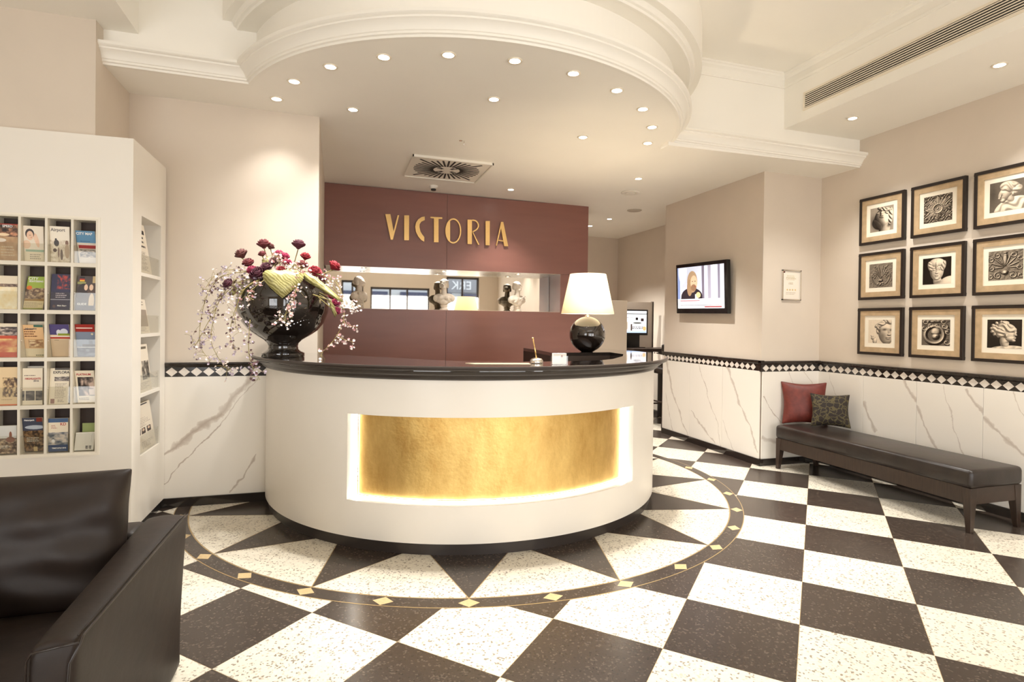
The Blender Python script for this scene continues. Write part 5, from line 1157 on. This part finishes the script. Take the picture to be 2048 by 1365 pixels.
# slot grille on the bulkhead face
gr = thing('linear_grille', 'long linear air grille with black slots on the right ceiling bulkhead', 'air vent', (3.858, 3.0, 3.32))
M_GR = mat('grille_frame', (.85,.76,.62), .4)
gy0, gy1, gz0_, gz1_ = .4, 4.035, 3.268, 3.388
MB().box(3.850,3.858,gy0-.02,gy1+.018,gz1_,gz1_+.018).box(3.850,3.858,gy0-.02,gy1+.018,gz0_-.018,gz0_).box(3.850,3.858,gy1,gy1+.018,gz0_,gz1_).build('frame', M_GR, gr)
MB().box(3.8565,3.8578,gy0,gy1,gz0_,gz1_).build('cavity_shade', slm, gr)  # thin dark sheet, its colour stands in for shade behind the slats
for k in range(7):
    z = gz0_+(gz1_-gz0_)*(k+.5)/7; MB().box(3.851,3.8563,gy0,gy1,z-.0034,z+.0034).build('slat', M_GR, gr)

# ------------------------------------------------------------------ far corner: partition, monitor, high desk, stool
e_ = atY(7.2, 1254, 650); zt_ = atY(7.2, 1254, 602).z
pt = MB().box(3.165, e_.x, 7.20, 7.24, 0, zt_).build('partition_screen', mat('beige_laminate', (.74,.64,.52), .5), bevel=.002)
tag(pt, 'beige partition screen between the mahogany wall and the computer corner', 'partition')
zd = atY(7.40, 1280, 697).z; xe = atY(7.74, 1305, 650).x
ds = thing('high_desk', 'dark high desk under the monitor in the far corner', 'desk', (4.3, 7.5, 0))
MB().box(4.02,4.73,7.26,7.73,zd-.045,zd).build('desktop', M_DWOOD, ds, bevel=.003)
MB().box(4.03,4.07,7.30,7.70,0,zd-.045).build('side_panel', M_DWOOD, ds); MB().box(4.68,4.72,7.30,7.70,0,zd-.045).build('side_panel', M_DWOOD, ds)
bd_ = thing('monitor_board', 'beige board with dark edge rising behind the monitor', 'board', (4.3, 7.76, 0))
MB().box(3.6,xe-.004,7.745,7.78,0,atY(7.74,1300,605).z).build('board', mat('mushroom_board', (.52,.44,.36), .6), bd_)
MB().box(xe-.004,xe+.014,7.735,7.79,0,atY(7.74,1305,604).z).build('edge_strip', M_DWOOD, bd_)
mo = thing('computer_monitor', 'black computer monitor with bright page behind the partition', 'monitor', (4.2, 7.62, zd))
x0 = 3.92; x1 = atY(7.60,1296,640).x; z1 = atY(7.60,1290,620).z; z0 = atY(7.60,1290,671).z
MB().box(x0,x1,7.60,7.635,z0,z1).build('housing', M_SCREENB, mo, bevel=.004)
MB().box(x0+.13,x1-.13,7.612,7.63,zd+.008,z0).box(x0+.08,x1-.08,7.53,7.68,zd,zd+.01).build('stand', M_SCREENB, mo)
a = canvas(200,150,(.96,.97,1.0)); rect(a,0,.12,1,.15,(.1,.15,.1)); lines(a,.3,.3,.6,.34,1,BK,1); rect(a,.62,.3,.70,.42,BK); rect(a,.80,.34,.90,.47,(.2,.15,.15)); ell(a,.68,.55,.15,.04,(.4,.4,.38)); rect(a,.45,.6,.5,.9,(.3,.25,.22)); lines(a,.5,.72,.95,.84,2,(.15,.12,.1),7); ell(a,.93,.8,.06,.1,(.9,.75,.5)); rect(a,0,.92,1,1,(.75,.85,1)); rect(a,.0,.5,.35,.85,(.8,.75,.68))
image_plane('screen', pixels('monitor_page', a, .3, .6), [(x0+.02,7.598,z0+.035),(x1-.025,7.598,z0+.035),(x1-.025,7.598,z1-.02),(x0+.02,7.598,z1-.02)], mo)
SX, SY = 4.38, 6.96; zb_ = atY(SY-.2, 1320, 689).z
st = thing('bar_stool', 'dark bar stool with low backrest at the high desk', 'stool', (SX, SY, 0))
for dx in (-.17,.17):
    for dy in (-.17,.17): MB().tube([(SX+dx*1.1,SY+dy*1.1,0),(SX+dx*.9,SY+dy*.9,.72)], .016, 8).build('leg', M_DWOOD, st)
MB().tube([(SX-.175,SY-.18,.28),(SX+.175,SY-.18,.28)], .011, 8).tube([(SX-.175,SY+.18,.28),(SX+.175,SY+.18,.28)], .011, 8).tube([(SX-.18,SY-.17,.34),(SX-.18,SY+.17,.34)], .011, 8).build('footrest', M_DWOOD, st)
MB().box(SX-.2,SX+.2,SY-.2,SY+.2,.72,.80).build('seat', M_LEATHB, st, smooth=True, bevel=.02)
MB().box(SX-.21,SX+.21,SY-.22,SY-.17,.80,zb_).build('backrest', M_LEATHB, st, smooth=True, bevel=.02)

# ------------------------------------------------------------------ street outside (seen only in the niche mirror)
st_ = struct(MB().box(-30,30,-30,-2.5,-.15,-.06).build('ground', mat('pavement', (.42,.41,.40), .8)))
bl = thing('street_building', 'pale shop building across the street, mirrored in the niche', 'building', (3, -13, 0))
MB().box(-14,16,-14,-13,-.06,9).build('facade', mat('pale_facade', (.70,.70,.70), .7), bl)
for k in range(9):
    x = -12+k*3; MB().box(x,x+2.2,-13.03,-12.99,.3,2.5).build('shop_window', mat('shop_glass', (.12,.14,.18), .1), bl)
    MB().box(x-.1,x+2.3,-13.0,-12.5,2.45,2.78).build('awning', mat('blue_awning', (.05,.06,.12), .6), bl)
    MB().box(x,x+2.2,-13.03,-12.99,4.2,6.2).build('upper_window', mat('shop_glass', (.12,.14,.18), .1), bl)
sg = thing('shop_sign', 'grey fascia sign with white letters ERK across the street', 'sign', (5.9, -12.9, 3.2))
MB().box(4.9,7.4,-12.98,-12.9,2.85,3.5).build('board', mat('sign_grey', (.32,.32,.34), .6), sg)
lettering('ERK', .58, Matrix.Translation((5.85,-12.89,3.17)) @ Matrix.Rotation(pi,4,'Z') @ Matrix.Rotation(pi/2,4,'X'), mat('sign_white', (.95,.95,.95), .5), sg, name='letters', ext=.02)
print('TILES', VIS)
